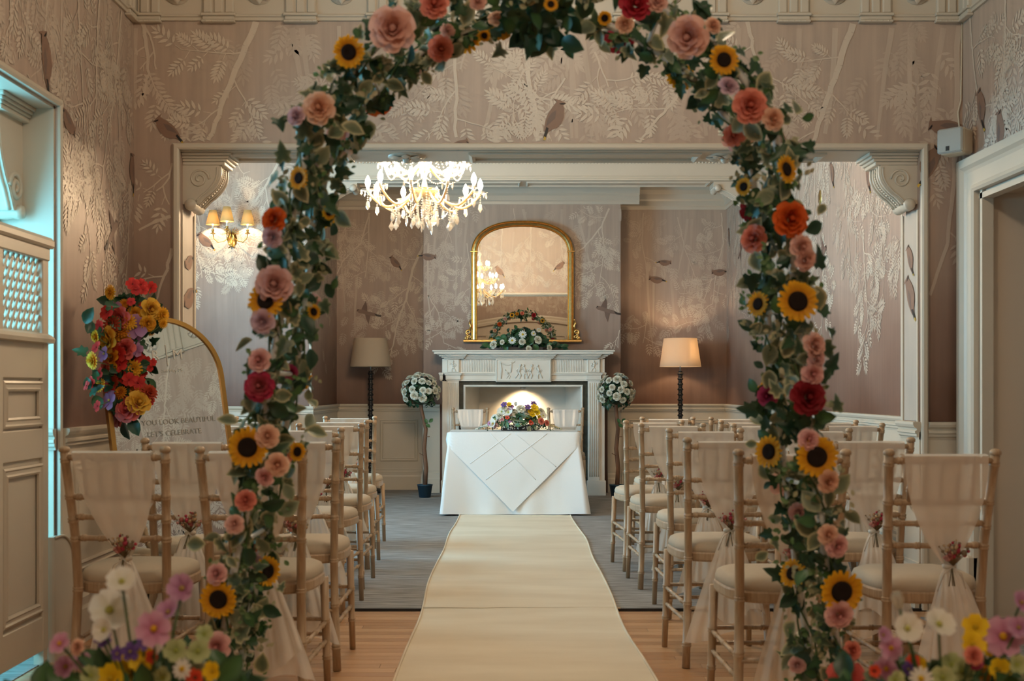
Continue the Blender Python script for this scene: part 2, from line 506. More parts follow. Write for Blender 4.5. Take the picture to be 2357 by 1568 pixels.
# ---- straight mouldings: profile (out, z) run along a wall
RAIL = [(0,.862),(.010,.862),(.012,.872),(.022,.878),(.022,.890),(.030,.894),(.030,.905),(.020,.910),(.022,.918),(.034,.925),(.040,.938),(.040,.950),(.030,.952),(0,.952)]
BASE = [(0,.0),(.030,.0),(.030,.15),(.024,.165),(.024,.20),(.014,.215),(.014,.235),(0,.24)]
DADO = [(0,.0),(.008,.0),(.008,.90),(0,.90)]
def run(k, prof, axis, fixed, side, a0, a1, z=0):
    # axis 'x': runs along x on the plane y=fixed, sticking out side*y ; axis 'y' likewise
    if axis == 'x': k.prism(prof, a0, a1, lambda p, q, a: (a, fixed + side*p, q + z))
    else: k.prism(prof, a0, a1, lambda p, q, a: (fixed + side*p, a, q + z))
def wall_dado(wall, segs, rail=True):
    d, r, b_ = MB(), MB(), MB()
    for (axis, fixed, side, a0, a1) in segs:
        run(d, DADO, axis, fixed, side, a0, a1); run(r, RAIL, axis, fixed, side, a0, a1); run(b_, BASE, axis, fixed, side, a0, a1)
    obj('dado_panel', mesh('dado_panel', d, M_PAINT), wall)
    obj('dado_rail', mesh('dado_rail', r, M_PAINT), wall)
    obj('baseboard', mesh('baseboard', b_, M_PAINT), wall)
PAN = [(-.020,.008),(-.020,.018),(-.012,.022),(-.006,.016),(.006,.016),(.012,.022),(.020,.018),(.020,.008)]
def panel(wall, axis, fixed, side, a0, a1, z0, z1):
    k = MB()
    loop = [(a0,z0),(a1,z0),(a1,z1),(a0,z1)]
    if axis == 'x': k.frame(loop, PAN, lambda u, v, h: (u, fixed + side*h, v))
    else: k.frame(loop, PAN, lambda u, v, h: (fixed + side*h, u, v))
    obj('panel_moulding', mesh('panel_moulding', k, M_PAINT), wall)
wall_dado(w_left, [('y', XL, 1, BAY1+.03, YO), ('y', XL, 1, YN, BAY0-.03)])
panel(w_left, 'y', XL, 1, 5.12, 5.80, .34, .78)
wall_dado(w_right, [('y', XR, -1, YN, DR0-.18)])
wall_dado(w_open, [('x', YO, -1, XL, OX0-.03), ('x', YO, -1, OX1+.03, XR-.0), ('x', YO2, 1, XI, OX0), ('x', YO2, 1, OX1, XR2),
                   ('y', OX0, 1, YO, YO2), ('y', OX1, -1, YO, YO2)])
wall_dado(w_back, [('x', YB, -1, XN, CX0), ('x', YB, -1, CX1, XR2)])
panel(w_back, 'x', YB, -1, XN+.12, XN+.40, .34, .76); panel(w_back, 'x', YB, -1, XN+.50, XN+.88, .34, .76)
panel(w_back, 'x', YB, -1, 1.36, 1.72, .34, .76); panel(w_back, 'x', YB, -1, 1.83, 2.30, .34, .76)
wall_dado(w_breast, [('x', YC, -1, CX0, -.72), ('x', YC, -1, 1.08, CX1), ('y', CX0, -1, YC, YB), ('y', CX1, 1, YC, YB)])
wall_dado(w_farl, [('x', YL, -1, XI, XN+.03), ('y', XN, 1, YL, YB)])
wall_dado(w_farr, [('y', XR2, -1, YO2, YB)])
for a, b_ in ((6.9, 7.7), (7.9, 8.7), (8.9, 9.7), (9.9, 10.7), (11.0, 12.6)):
    panel(w_farr, 'y', XR2, -1, a, b_, .34, .76)
wall_dado(w_side, [('y', XI, 1, YO2, YL)])

# ---- painted corner bead at the arris of the far left wall
k = MB(); k.box(XN-.012, XN+.008, YL-.008, YL+.015, .95, ZC2); obj('corner_bead', mesh('corner_bead', k, M_PAINT), w_farl)
# radiator cabinet with a grille along the far left wall
k = MB(); rc = thing('radiator_cabinet', 'white painted radiator cabinet with slotted grille under the far wall light', 'cabinet', (-2.75, YL-.04, .0))
k.bbox(-3.45, -2.02, YL-.20, YL-.032, .86, .90); k.bbox(-3.43, -2.04, YL-.18, YL-.032, .0, .12); k.bbox(-3.43, -3.36, YL-.18, YL-.032, .12, .86); k.bbox(-2.11, -2.04, YL-.18, YL-.032, .12, .86)
k.bbox(-3.43, -2.04, YL-.18, YL-.032, .80, .86)
part(rc, 'cabinet_frame', k, M_PAINT, True)
k = MB(); k.box(-3.36, -2.11, YL-.09, YL-.085, .12, .80); part(rc, 'back_panel', k, M_PAINT, True)
sl = MB(); sl.bbox(-.010, .010, -.008, .008, .12, .80, b=.003); slm = mesh('grille_slat', sl, M_PAINT)
for i in range(30):
    obj('grille_slat', slm, rc, Matrix.Translation((-3.36 + 1.25*(i+.5)/30 + 2.75, -.13, 0)))

# ---- opening: beads, soffit panels, rosettes, corbels
k = MB()
BEAD = [(-.002,-.002),(-.002,.022),(.006,.028),(.022,.028),(.030,.020),(.034,0)]
for yy, sd in ((YO, -1), (YO2, 1)):
    lp = [(OX0, 0), (OX0, OZ), (OX1, OZ), (OX1, 0)]
    k.frame(lp, [(-o, h) for o, h in BEAD], lambda u, v, h, yy=yy, sd=sd: (u, yy + sd*h, v), closed=False)
tr = struct('trim_opening', k, M_PAINT)
M_SOFF = M_PAINT
k = MB(); k.box(OX0, OX1, YO+.004, YO2-.004, OZ-.006, OZ+.002); obj('soffit', mesh('soffit', k, M_SOFF), tr)
for a, b_ in ((-1.42, -.82), (-.18, .98), (1.28, 1.62)):
    k = MB(); k.frame([(a, YO+.06), (b_, YO+.06), (b_, YO2-.06), (a, YO2-.06)], [(-.016,0),(-.016,.010),(0,.018),(.016,.010),(.016,0)], lambda u, v, h: (u, v, OZ-.006-h)); obj('soffit_panel', mesh('soffit_panel', k, M_SOFF), tr)
def rosette(R, petals=8, h=.02):
    k = MB()
    for i in range(petals):
        a = 2*pi*i/petals
        k.add([(R*.2*cos(a-.3), R*.2*sin(a-.3), h*.6), (R*.75*cos(a-.33), R*.75*sin(a-.33), h*.8), (R*cos(a), R*sin(a), h*.35), (R*.75*cos(a+.33), R*.75*sin(a+.33), h*.8), (R*.2*cos(a+.3), R*.2*sin(a+.3), h*.6), (R*.62*cos(a), R*.62*sin(a), h*1.25)],
              [(0,1,5),(1,2,5),(2,3,5),(3,4,5),(4,0,5)], smooth=True)
    k.lathe([(R*.98, 0), (R*.98, h*.3), (R*.2, h*.5)], 20, caps=False)
    k.ball((0,0,h*.8), R*.22, 10, 6)
    return k
rm = mesh('rosette', rosette(.10), M_SOFF)
for x in (-.52, 1.13): obj('rosette', rm, tr, Matrix.Translation((x, (YO+YO2)/2, OZ-.006)) @ Matrix.Rotation(pi, 4, 'X'))

def corbel(mat, H=.28, W=.20, P=.20, cap=.24, vol=None):
    # local: back on plane x=0, projects +x, width along y (-W/2..W/2), top at z=0
    parts = []
    prof = [(0,-.062)]
    for i in range(19):
        t = i/18
        x = P*(.93 - .55*t) * (1 - .0*t) + .035*sin(t*pi*1.15)*(1 if t < .75 else .6)
        z = -.062 - (H-.062-.02)*t
        prof.append((x, z))
    prof.append((0.02, -H+.02)); prof.append((0, -H+.02))
    b_ = MB(); b_.prism(prof, -W/2, W/2, lambda p, q, a: (p, a, q))
    # raised ribs and bead row on the curved front
    for yy, rr in ((-W*.42, .010), (-W*.2, .007), (W*.2, .007), (W*.42, .010)):
        b_.tube([(x+.001, yy, z) for x, z in prof[1:-2]], rr, 8)
    for x, z in prof[2:-3]:
        b_.ball((x+.002, 0, z), .007, 6, 4, smooth=True)
    # spiral volutes on the flanks
    for sy in (-1, 1):
        pts = []
        vx, vz, vr, vt = vol or (P*.42, -.132, .052, .006)
        for i in range(26):
            a = i/25*pi*3.6; r = vr*(1 - i/29)
            pts.append((vx + r*cos(a), sy*(W/2), vz + r*sin(a)))
        b_.tube(pts, vt, 6)
        b_.tube([(prof[i][0]-.012, sy*W/2, prof[i][1]) for i in range(2, 19)], .005, 6)
    parts.append(('scroll', b_))
    s = MB(); s.lathe([(.001,-W*.60),(.026,-W*.58),(.032,-W*.5),(.026,-W*.40),(.032,-W*.3),(.026,-W*.1),(.026,W*.1),(.032,W*.3),(.026,W*.40),(.032,W*.5),(.026,W*.58),(.001,W*.60)], 14,
                      M=Matrix.Translation((.040, 0, -H+.018)) @ Matrix.Rotation(pi/2, 4, 'X'))
    parts.append(('volute_roll', s))
    c = MB()
    for z0, z1, p, wd in ((-.016,0,P+.055,cap+.05),(-.030,-.016,P+.042,cap+.03),(-.044,-.030,P+.028,cap+.014),(-.062,-.044,P+.016,cap)):
        c.bbox(0, p, -wd/2, wd/2, z0, z1, b=.003)
    parts.append(('abacus', c))
    return [(n, mesh(n, m_, mat)) for n, m_ in parts]
def place_corbel(par, meshes, M):
    e = obj('corbel', meshes[0][1], par, M)
    for n, me in meshes[1:]: obj(n, me, e)
    return e
cb1 = corbel(M_PAINT, W=.17, cap=.18)
ym = (YO+YO2)/2
place_corbel(tr, cb1, Matrix.Translation((OX0, ym, OZ-.006)))
place_corbel(tr, cb1, Matrix.Translation((OX1, ym, OZ-.006)) @ Matrix.Rotation(pi, 4, 'Z'))
for x, sd in ((OX0, 1), (OX1, -1)):
    k = MB()
    for yy in (YO+.035, YO2-.02): k.box(x, x+sd*.008, yy-.008, yy+.008, .95, OZ-.30)
    obj('jamb_bead', mesh('jamb_bead', k, M_PAINT), tr)
# bay jamb corbel (big, carved) and jamb trim
k = MB(); k.frame([(BAY1, .0), (BAY1, BAYZ), (BAY0, BAYZ), (BAY0, 0)], [(.0,.0),(.0,.012),(.012,.018),(.03,.012),(.03,0)], lambda u, v, h: (XL+h, u, v), closed=False)
trb = struct('trim_bay', k, M_PAINT)
k = MB(); run(k, RAIL, 'x', BAY1-.012, -1, BAYX, XL-.0); obj('dado_rail', mesh('dado_rail', k, M_PAINT), trb)
cb2 = corbel(M_PAINT, H=.46, W=.26, P=.26, cap=.32, vol=(.075, -.345, .062, .013))
cc = place_corbel(trb, cb2, Matrix.Translation((-2.165, BAY1-.012, BAYZ-.012)) @ Matrix.Rotation(-pi/2, 4, 'Z'))
# a drop of carved husks under it
k = MB()
for i in range(4):
    k.ball((0, .03, -i*.045), .035-.006*i, 8, 6, smooth=True); k.ball((.03, .03, -i*.045-.02), .02-.003*i, 8, 6, smooth=True); k.ball((-.03, .03, -i*.045-.02), .02-.003*i, 8, 6, smooth=True)
obj('husk_drop', mesh('husk_drop', k, M_PAINT), trb, Matrix.Translation((-2.165, BAY1-.06, BAYZ-.50)))

# ---- far room cross beam, consoles, cornices
k = MB(); k.box(XN, XR2, YL, YL+.33, 3.116, ZC2)
k.prism([(0,3.116),(.018,3.116),(.018,3.135),(.010,3.14),(.010,3.155),(0,3.16)], XN, XR2, lambda p, q, a: (a, YL-p, q))
k.prism([(0,3.30),(.03,3.31),(.05,3.34),(.08,3.36),(.10,3.42),(.16,3.46),(.16,3.5),(0,3.5)], XN-1.8, XR2, lambda p, q, a: (a, YL-p, q))
bm_ = struct('trim_beam', k, M_PAINT)
dm = MB(); dm.bbox(-.008, .008, -.012, 0, -.012, .012, b=.004); dmm = mesh('dentil', dm, M_PAINT)
i = 0; x = XN + .02
while x < XR2 - .02:
    obj('dentil', dmm, bm_, Matrix.Translation((x, YL-.012, 3.288))); x += .0325
for a, b_ in ((XN+.35, .12), (.2, 1.95)):
    k = MB(); k.frame([(a, YL+.06), (b_, YL+.06), (b_, YL+.27), (a, YL+.27)], [(-.014,0),(0,.014),(.014,0)], lambda u, v, h: (u, v, 3.116-h)); obj('beam_panel', mesh('beam_panel', k, M_PAINT), bm_)
# consoles: long brackets rising from each side wall to the beam
def console():
    k = MB()
    pr = [(0,0)]
    for i in range(15):
        t = i/14; pr.append((.42*t + .0*t, -.30 + .285*(t**.55) ))
    pr = [(0,-.0)] + [(.44,-.0),(.44,-.05)] + [(.40-.40*t, -.05-.30*t**1.5) for t in [i/12 for i in range(13)]]
    k.prism(pr, -.11, .11, lambda p, q, a: (p, a, q))
    for yy in (-.08, -.03, .03, .08): k.tube([(p, yy, q-.002) for p, q in pr[2:]], .012, 6)
    r = MB(); r.lathe([(.001,-.135),(.03,-.13),(.034,-.115),(.026,-.10),(.026,.10),(.034,.115),(.03,.13),(.001,.135)], 12, M=Matrix.Translation((.40,0,-.06)) @ Matrix.Rotation(pi/2, 4, 'X'))
    return mesh('console', k, M_PAINT), mesh('volute_roll', r, M_PAINT)
c1, c2 = console()
for x, sd in ((XN, 1), (XR2, -1)):
    o = obj('console', c1, bm_, Matrix.Translation((x, YL+.165, 3.116)) @ (Matrix() if sd > 0 else Matrix.Rotation(pi, 4, 'Z'))); obj('volute_roll', c2, o)
# niche / breast cornice
CORN = [(0,3.10),(.012,3.10),(.016,3.13),(.03,3.14),(.03,3.19),(.05,3.21),(.07,3.26),(.12,3.30),(.14,3.36),(.20,3.40),(.22,3.5),(0,3.5)]
k = MB()
k.prism(CORN, XN, CX0, lambda p, q, a: (a, YB-p, q)); k.prism(CORN, CX1, XR2, lambda p, q, a: (a, YB-p, q))
k.prism(CORN, CX0-.2, CX1+.2, lambda p, q, a: (a, YC-p, q))
k.prism(CORN, YC-.0, YB, lambda p, q, a: (CX0-p, a, q)); k.prism(CORN, YC, YB, lambda p, q, a: (CX1+p, a, q))
k.prism(CORN, YL+.33, YB, lambda p, q, a: (XN+p, a, q)); k.prism(CORN, YL+.33, YB, lambda p, q, a: (XR2-p, a, q))
struct('trim_cornice', k, M_FRIEZE)
k = MB(); k.prism([(0,3.30),(.03,3.31),(.05,3.34),(.08,3.36),(.10,3.42),(.16,3.46),(.16,3.5),(0,3.5)], YO2, YL, lambda p, q, a: (XR2-p, a, q)); struct('trim_cornice_side', k, M_PAINT)

# ---- near room frieze with triglyph blocks and rosettes
FRZ = [(0,2.985),(.012,2.985),(.012,3.0),(.02,3.004),(.02,3.012),(.008,3.018),(.008,3.30),(.02,3.31),(.03,3.34),(.06,3.36),(.06,3.40),(.10,3.44),(.12,3.50),(.18,3.54),(.18,3.62),(0,3.62)]
k = MB()
k.prism(FRZ, XL, XR, lambda p, q, a: (a, YO-p, q)); k.prism(FRZ, YN, YO, lambda p, q, a: (XL+p, a, q)); k.prism(FRZ, YN, YO, lambda p, q, a: (XR-p, a, q)); k.prism(FRZ, XL, XR, lambda p, q, a: (a, YN+p, q))
fz = struct('trim_frieze', k, M_FRIEZE)
tg = MB()
tg.bbox(-.085, .085, -.034, 0, 2.972, 2.984, b=.003); tg.bbox(-.08, .08, -.028, 0, 2.984, 3.004, b=.003); tg.bbox(-.088, .088, -.038, 0, 3.004, 3.018, b=.003)
for x in (-.055, 0, .055): tg.bbox(x-.022, x+.022, -.028, 0, 3.018, 3.30, b=.006)
tg.box(-.078, .078, -.016, 0, 3.018, 3.30)
for i in range(5): tg.ball((-.06+.03*i, -.032, 2.978), .005, 6, 4)
tgm = mesh('triglyph', tg, M_FRIEZE)
rsm = mesh('rosette', rosette(.068, 8, .03), M_FRIEZE)
RX = Matrix.Rotation(pi/2, 4, 'X')
x = (505-VPX)/F_PX*YO - .4155
for i in range(-1, 10):
    xx = (505-VPX)/F_PX*YO + .4155*i
    if XL+.05 < xx < XR-.05: obj('triglyph', tgm, fz, Matrix.Translation((xx, YO, 0)))
    if XL+.05 < xx+.208 < XR-.05: obj('rosette', rsm, fz, Matrix.Translation((xx+.208, YO-.008, 3.13)) @ RX)
obj('triglyph', tgm, fz, Matrix.Translation((XL+.06, YO, 0))); obj('triglyph', tgm, fz, Matrix.Translation((XR-.06, YO, 0)))
for i in range(19):
    yy = YO - .06 - .4155*i
    if yy < YN + .1: break
    obj('triglyph', tgm, fz, Matrix.Translation((XR, yy, 0)) @ Matrix.Rotation(-pi/2, 4, 'Z'))
    obj('triglyph', tgm, fz, Matrix.Translation((XL, yy, 0)) @ Matrix.Rotation(pi/2, 4, 'Z'))
    obj('rosette', rsm, fz, Matrix.Translation((XR-.008, yy-.208, 3.13)) @ Matrix.Rotation(-pi/2, 4, 'Y'))
    obj('rosette', rsm, fz, Matrix.Translation((XL+.008, yy-.208, 3.13)) @ Matrix.Rotation(pi/2, 4, 'Y'))

# ---- doorway casing on the right wall
k = MB()
CAS = [(.0,.0),(.0,.030),(.012,.040),(.025,.034),(.035,.026),(.10,.026),(.115,.034),(.13,.050),(.17,.050),(.175,.0)]
k.frame([(DR1, 0), (DR1, DRZ), (DR0, DRZ), (DR0, 0)], CAS, lambda u, v, h: (XR-h, u, v), closed=False)
door = struct('trim_doorway', k, M_PAINT)
k = MB(); k.box(XR-.005, XR+.05, DR1-.040, DR1-.0125, 0, DRZ); k.box(XR-.005, XR+.05, DR0, DR1, DRZ-.040, DRZ-.0125); obj('door_stop', mesh('door_stop', k, M_PAINT), door)
k = MB(); k.bbox(XR-.062, XR, DR1+.0, DR1+.19, 0, .30, b=.008); obj('plinth_block', mesh('plinth_block', k, M_PAINT), door)

# ---- panelled doors with a segmental arched head on the wall behind the camera
k = MB()
arc = [(-1.75, 0)] + [(-1.75 + 3.9*i/24, 1.74 + .30*sin(pi*i/24)) for i in range(25)] + [(2.15, 0)]
k.prism(arc, 0, .05, lambda p, q, a: (p, YN+a, q))
dr = struct('door_1', k, M_PAINT)
k = MB(); k.frame(arc, [(-.10,.05),(-.10,.07),(-.07,.08),(-.03,.075),(-.0,.10),(.05,.10),(.06,.05),(.06,0)], lambda u, v, h: (u, YN+h, v), closed=False); obj('arched_architrave', mesh('arched_architrave', k, M_PAINT), dr)
for i in range(4):
    a = -1.5 + i*.92
    for z0, z1 in ((.3, .9), (1.1, 1.66)):
        q = MB(); q.frame([(a, z0), (a+.7, z0), (a+.7, z1), (a, z1)], PAN, lambda u, v, h: (u, YN+.05+h, v)); obj('panel_moulding', mesh('panel_moulding', q, M_PAINT), dr)

# ---- lattice-topped screen standing across the bay, and its rounded end board
scr = thing('lattice_screen', 'cream painted panelled screen door with diamond lattice top beside the blue-lit bay', 'screen', (XL, 4.2, .004))
sy0, sy1 = 2.45, 4.79
k = MB()
xa, xb = XL-.02, XL+.02
k.bbox(xa, xb, sy0, sy1, .06, .20); k.bbox(xa, xb, sy0, sy1, .84, .96); k.bbox(xa, xb, sy0, sy1, 1.16, 1.34)
for c, d in ((sy0-.001, sy0+.10), (sy1-.06, sy1+.001), (4.30, 4.36)): k.bbox(xa-.0015, xb+.0015, c, d, .061, 1.699)
k.bbox(xa-.005, xb+.008, sy0, sy1, 1.64, 1.70)
k.box(xa+.012, xb-.012, sy0, sy1, .18, 1.18)
for c in (2.5, 4.74): k.box(xa, xb, c, c+.04, 0, .08)
part(scr, 'screen_frame', k, M_PAINT, True)
k = MB(); k.prism([(-.030,1.69),(.034,1.69),(.042,1.70),(.042,1.72),(.030,1.735),(-.030,1.735)], sy0, sy1+.01, lambda p, q, a: (XL+p, a, q)); part(scr, 'top_rail', k, M_PAINT, True)
k = MB(); k.prism([(0,1.30),(.03,1.305),(.034,1.32),(.02,1.335),(0,1.345)], sy0, sy1, lambda p, q, a: (xb+p-.004, a, q)); part(scr, 'mid_rail', k, M_PAINT, True)
for a, b_ in ((4.38, 4.71), (3.42, 4.28), (2.58, 3.30)):
    for z0, z1 in ((.99, 1.13), (.24, .80)):
        k = MB(); k.frame([(a, z0), (b_, z0), (b_, z1), (a, z1)], PAN, lambda u, v, h: (xb+h-.016, u, v)); part(scr, 'panel_moulding', k, M_PAINT, True)
la, lb, lz0, lz1 = 2.55, 4.73, 1.34, 1.645
st_ = .052; hgt = lz1 - lz0
for sgn, off in ((1, .004), (-1, -.004)):
    c = la - hgt
    while c < lb + hgt:
        # line y = c + sgn*(z-lz0) scaled
        p = []
        y0_, y1_ = (c, c + hgt*.62) if sgn > 0 else (c + hgt*.62, c)
        t0, t1 = 0.0, 1.0
        dy = y1_ - y0_
        for lim, sg in ((la, 1), (lb, -1)):
            f0, f1 = sg*(y0_-lim), sg*(y1_-lim)
            if f0 < 0 and f1 < 0: t0 = 2; break
            if f0 < 0: t0 = max(t0, f0/(f0-f1))
            elif f1 < 0: t1 = min(t1, f0/(f0-f1))
        if t1 - t0 > .05:
            k = MB(); A = Vector((XL+off, y0_+dy*t0, lz0+hgt*t0)); B = Vector((XL+off, y0_+dy*t1, lz0+hgt*t1))
            d_ = (B-A).normalized(); n_ = Vector((0, -d_.z, d_.y))*.0085
            k.add([A-n_-Vector((.003,0,0)), A+n_-Vector((.003,0,0)), B+n_-Vector((.003,0,0)), B-n_-Vector((.003,0,0)), A-n_+Vector((.003,0,0)), A+n_+Vector((.003,0,0)), B+n_+Vector((.003,0,0)), B-n_+Vector((.003,0,0))],
                  [(0,1,2,3),(7,6,5,4),(0,4,5,1),(1,5,6,2),(2,6,7,3),(3,7,4,0)])
            part(scr, 'lattice_slat', k, M_PAINT, True)
        c += st_*.92
k = MB(); pr = [(4.80, 0), (5.02, 0), (5.02, .34)] + [(4.86+.16*cos(a), .34+.17*sin(a)) for a in [i/10*pi/2 for i in range(11)]] + [(4.80, .51)]
k.prism(pr, XL+.012, XL+.042, lambda p, q, a: (a, p, q))
k.tube([(XL+.045, p, q) for p, q in pr[2:]], .006, 6)
single('end_board', k, M_PAINT, 'low cream board with a rounded shoulder standing on the floor next to the lattice screen', 'board', loc=(XL+.03, 4.9, 0))

# ---- wall speakers
def speaker(loc, rotz, label, s=1.0):
    t = thing('wall_speaker', label, 'speaker', loc, rotz)
    # local: cabinet centred, wall bracket behind (+y)
    k = MB(); k.bbox(-.065*s, .065*s, -.045*s, .065*s, -.062*s, .062*s, b=.012*s); part(t, 'cabinet', k, M_WHITEPL)
    k = MB(); k.bbox(-.064*s, .064*s, -.062*s, -.045*s, -.061*s, .061*s, b=.008*s); part(t, 'grille', k, M_GREYPL)
    k = MB(); k.box(-.018*s, .0*s, -.0635*s, -.062*s, -.05*s, -.028*s); part(t, 'badge', k, M_DARK)
    k = MB(); k.tube([(0, .06*s, 0), (0, .16*s, 0)], .014*s, 8); part(t, 'bracket', k, M_WHITEPL)
    return t
sp1 = speaker((2.215, 5.80, 2.34), radians(-46), 'cream box speaker on a bracket in the wall corner above the doorway casing')
k = MB(); k.tube([(2.30, 5.944, 2.33), (2.296, 5.944, 2.40), (2.285, 5.944, 2.52), (2.30, 5.944, 2.58), (2.306, 5.944, 2.98)], .004, 6)
single('speaker_cable', k, M_WHITEPL, 'thin pale cable climbing the papered corner above the box speaker', 'cable', loc=(2.30, 5.944, 2.33))
sp2 = speaker((2.30, 11.0, 2.66), radians(-60), 'small cream speaker high on the far papered side wall behind the flower arch', 1.0)
# ================================================================ WALLPAPER PRINT (flat, painted on the paper)
HN = [0]
def lift():
    # each painted piece lies a hair above the last so that none are coplanar
    HN[0] = (HN[0] + 1) % 97
    return .0006 + .000012*HN[0]
def leaflet(k, f, inside, x, z, ang, L, W, t):
    c, s_ = cos(ang), sin(ang)
    if not inside(x + c*L*.5, z + s_*L*.5) or not inside(x + c*L, z + s_*L) or not inside(x, z): return
    h_ = lift()
    pts = [(0,0),(.28,.42),(.62,.40),(1,0),(.62,-.40),(.28,-.42)]
    k.add([f(x + (p*c*L - q*s_*W), z + (p*s_*L + q*c*W), h_) for p, q in pts], [(0,1,2,3,4,5)], col=(t, t, t))
def compound(k, f, inside, r, x, z, ang, L, t):
    n = r.choice([4, 5, 5, 6])
    for i in range(n):
        u = (i + .6)/(n + .3)
        px_, pz_ = x + cos(ang)*L*u, z + sin(ang)*L*u
        l = L*.52*(1 - .40*abs(u-.5)/.5)
        for sd in (1, -1):
            leaflet(k, f, inside, px_, pz_, ang + sd*(1.15 - .55*u), l, l*.34, t)
    leaflet(k, f, inside, x + cos(ang)*L*.95, z + sin(ang)*L*.95, ang, L*.36, L*.12, t)
def stroke(k, f, inside, pts, w0, w1, t):
    n = len(pts)
    for i in range(n-1):
        (x0, z0), (x1, z1) = pts[i], pts[i+1]
        if not (inside(x0, z0) and inside(x1, z1)): continue
        L = max(1e-6, sqrt((x1-x0)**2 + (z1-z0)**2)); nx, nz = -(z1-z0)/L, (x1-x0)/L
        a = (w0 + (w1-w0)*i/(n-1))/2; b_ = (w0 + (w1-w0)*(i+1)/(n-1))/2
        h_ = lift()
        k.add([f(x0+nx*a, z0+nz*a, h_), f(x1+nx*b_, z1+nz*b_, h_), f(x1-nx*b_, z1-nz*b_, h_), f(x0-nx*a, z0-nz*a, h_)], [(0,1,2,3)], col=(t, t, t))
def wander(r, x, z, ang, L, n, jit, bend=0):
    pts = [(x, z)]
    for i in range(n):
        ang += r.uniform(-jit, jit) + bend/n
        x += cos(ang)*L/n; z += sin(ang)*L/n; pts.append((x, z))
    return pts, ang
def spray(k, f, inside, r, x, z, ang, L, t, leaf=.13, dens=1.0):
    pts, a2 = wander(r, x, z, ang, L, 6, .25, r.uniform(-.5, .5))
    stroke(k, f, inside, pts, .008, .003, t)
    n = max(3, int(L/.042*dens))
    for i in range(n):
        u = (i+1)/n; j = min(len(pts)-2, int(u*(len(pts)-1)))
        x0, z0 = pts[j]; x1, z1 = pts[j+1]; fr = u*(len(pts)-1) - j
        xx, zz = x0 + (x1-x0)*fr, z0 + (z1-z0)*fr
        side = 1 if i % 2 else -1
        a = a2 + side*r.uniform(.5, 1.2)
        a = a*.7 + (-pi/2)*.3 if a > -pi else a
        st = r.uniform(.02, .05)
        stroke(k, f, inside, [(xx, zz), (xx + cos(a)*st, zz + sin(a)*st)], .004, .003, t)
        compound(k, f, inside, r, xx + cos(a)*st, zz + sin(a)*st, a + r.uniform(-.2, .2), leaf*r.uniform(.62, 1.0), t)
def trunk(k, f, inside, r, pts, w0, w1, t, leaf=.13, step=.16, side=0, dens=1.0, zmin=1.35):
    # smooth a hand-drawn polyline and hang sprays off it
    fine = []
    for i in range(len(pts)-1):
        for j in range(5):
            u = j/5; fine.append((pts[i][0] + (pts[i+1][0]-pts[i][0])*u + r.uniform(-.006, .006), pts[i][1] + (pts[i+1][1]-pts[i][1])*u))
    fine.append(pts[-1])
    stroke(k, f, inside, fine, w0, w1, t)
    acc = 0; sd = 1
    for i in range(1, len(fine)):
        dx, dz = fine[i][0]-fine[i-1][0], fine[i][1]-fine[i-1][1]
        acc += sqrt(dx*dx+dz*dz)
        if acc > step:
            acc = r.uniform(-.05, .03); sd = -sd
            s2 = side or sd
            a = math.atan2(dz, dx)
            if fine[i][1] > zmin:
                spray(k, f, inside, r, fine[i][0], fine[i][1], a + s2*r.uniform(.6, 1.1), r.uniform(.16, .38), t*r.uniform(.8, 1.05), leaf, dens)
BIRD = [(-.52,.30),(-.42,.37),(-.34,.44),(-.16,.54),(-.24,.42),(-.14,.34),(-.02,.24),(.14,.10),(.26,-.08),(.34,-.26),(.38,-.40),(.30,-.48),(.18,-.42),(.0,-.40),(-.18,-.32),(-.33,-.12),(-.40,.10),(-.42,.25)]
WING = [(-.16,.16),(.02,.10),(.18,-.06),(.30,-.28),(.16,-.20),(-.06,-.08)]
TAILB = [(.28,-.28),(.36,-.42),(.46,-.58),(.38,-.62),(.28,-.46),(.22,-.34)]
TIP = [(.42,-.55),(.48,-.66),(.40,-.68),(.37,-.60)]
MASK = [(-.50,.30),(-.40,.33),(-.30,.34),(-.34,.29),(-.42,.27)]
FLYB = [(-.34,.30),(-.26,.36),(-.14,.28),(.08,.06),(.30,-.14),(.40,-.28),(.30,-.30),(.10,-.16),(-.14,.06),(-.30,.20)]
FLYW1 = [(-.14,.26),(.02,.38),(.22,.50),(.14,.24),(.04,.06)]
FLYW2 = [(-.08,.04),(-.14,-.16),(-.16,-.44),(.04,-.20),(.14,-.10)]
def bird(wall, f, x, z, s, flip=1, ang=0, fly=False, tone=1.0, tip=True):
    k = MB(); c, sn = cos(ang), sin(ang)
    def P(poly, col, d):
        k.add([f(x + s*(flip*(p*c - q*sn)), z + s*(p*sn + q*c), d) for p, q in poly], [tuple(range(len(poly)))], col=tuple(u*tone for u in col))
    if fly:
        P(FLYW1, (.16,.10,.08), .0040); P(FLYW2, (.18,.115,.09), .0040); P(FLYB, (.21,.135,.105), .0044); P([(.26,-.14),(.36,-.24),(.50,-.34),(.46,-.42),(.30,-.30)], (.05,.035,.03), .0048); P([(-.34,.30),(-.26,.36),(-.22,.30)], (.05,.03,.03), .0048)
    else:
        P(BIRD, (.24,.145,.105), .0040); P(WING, (.17,.115,.095), .0044); P(TAILB, (.02,.018,.018), .0046)
        P(MASK, (.02,.015,.015), .0048)
        if tip: P(TIP, (.55,.35,.06), .0048)
    obj('printed_bird', mesh('printed_bird', k, M_BIRD), wall)
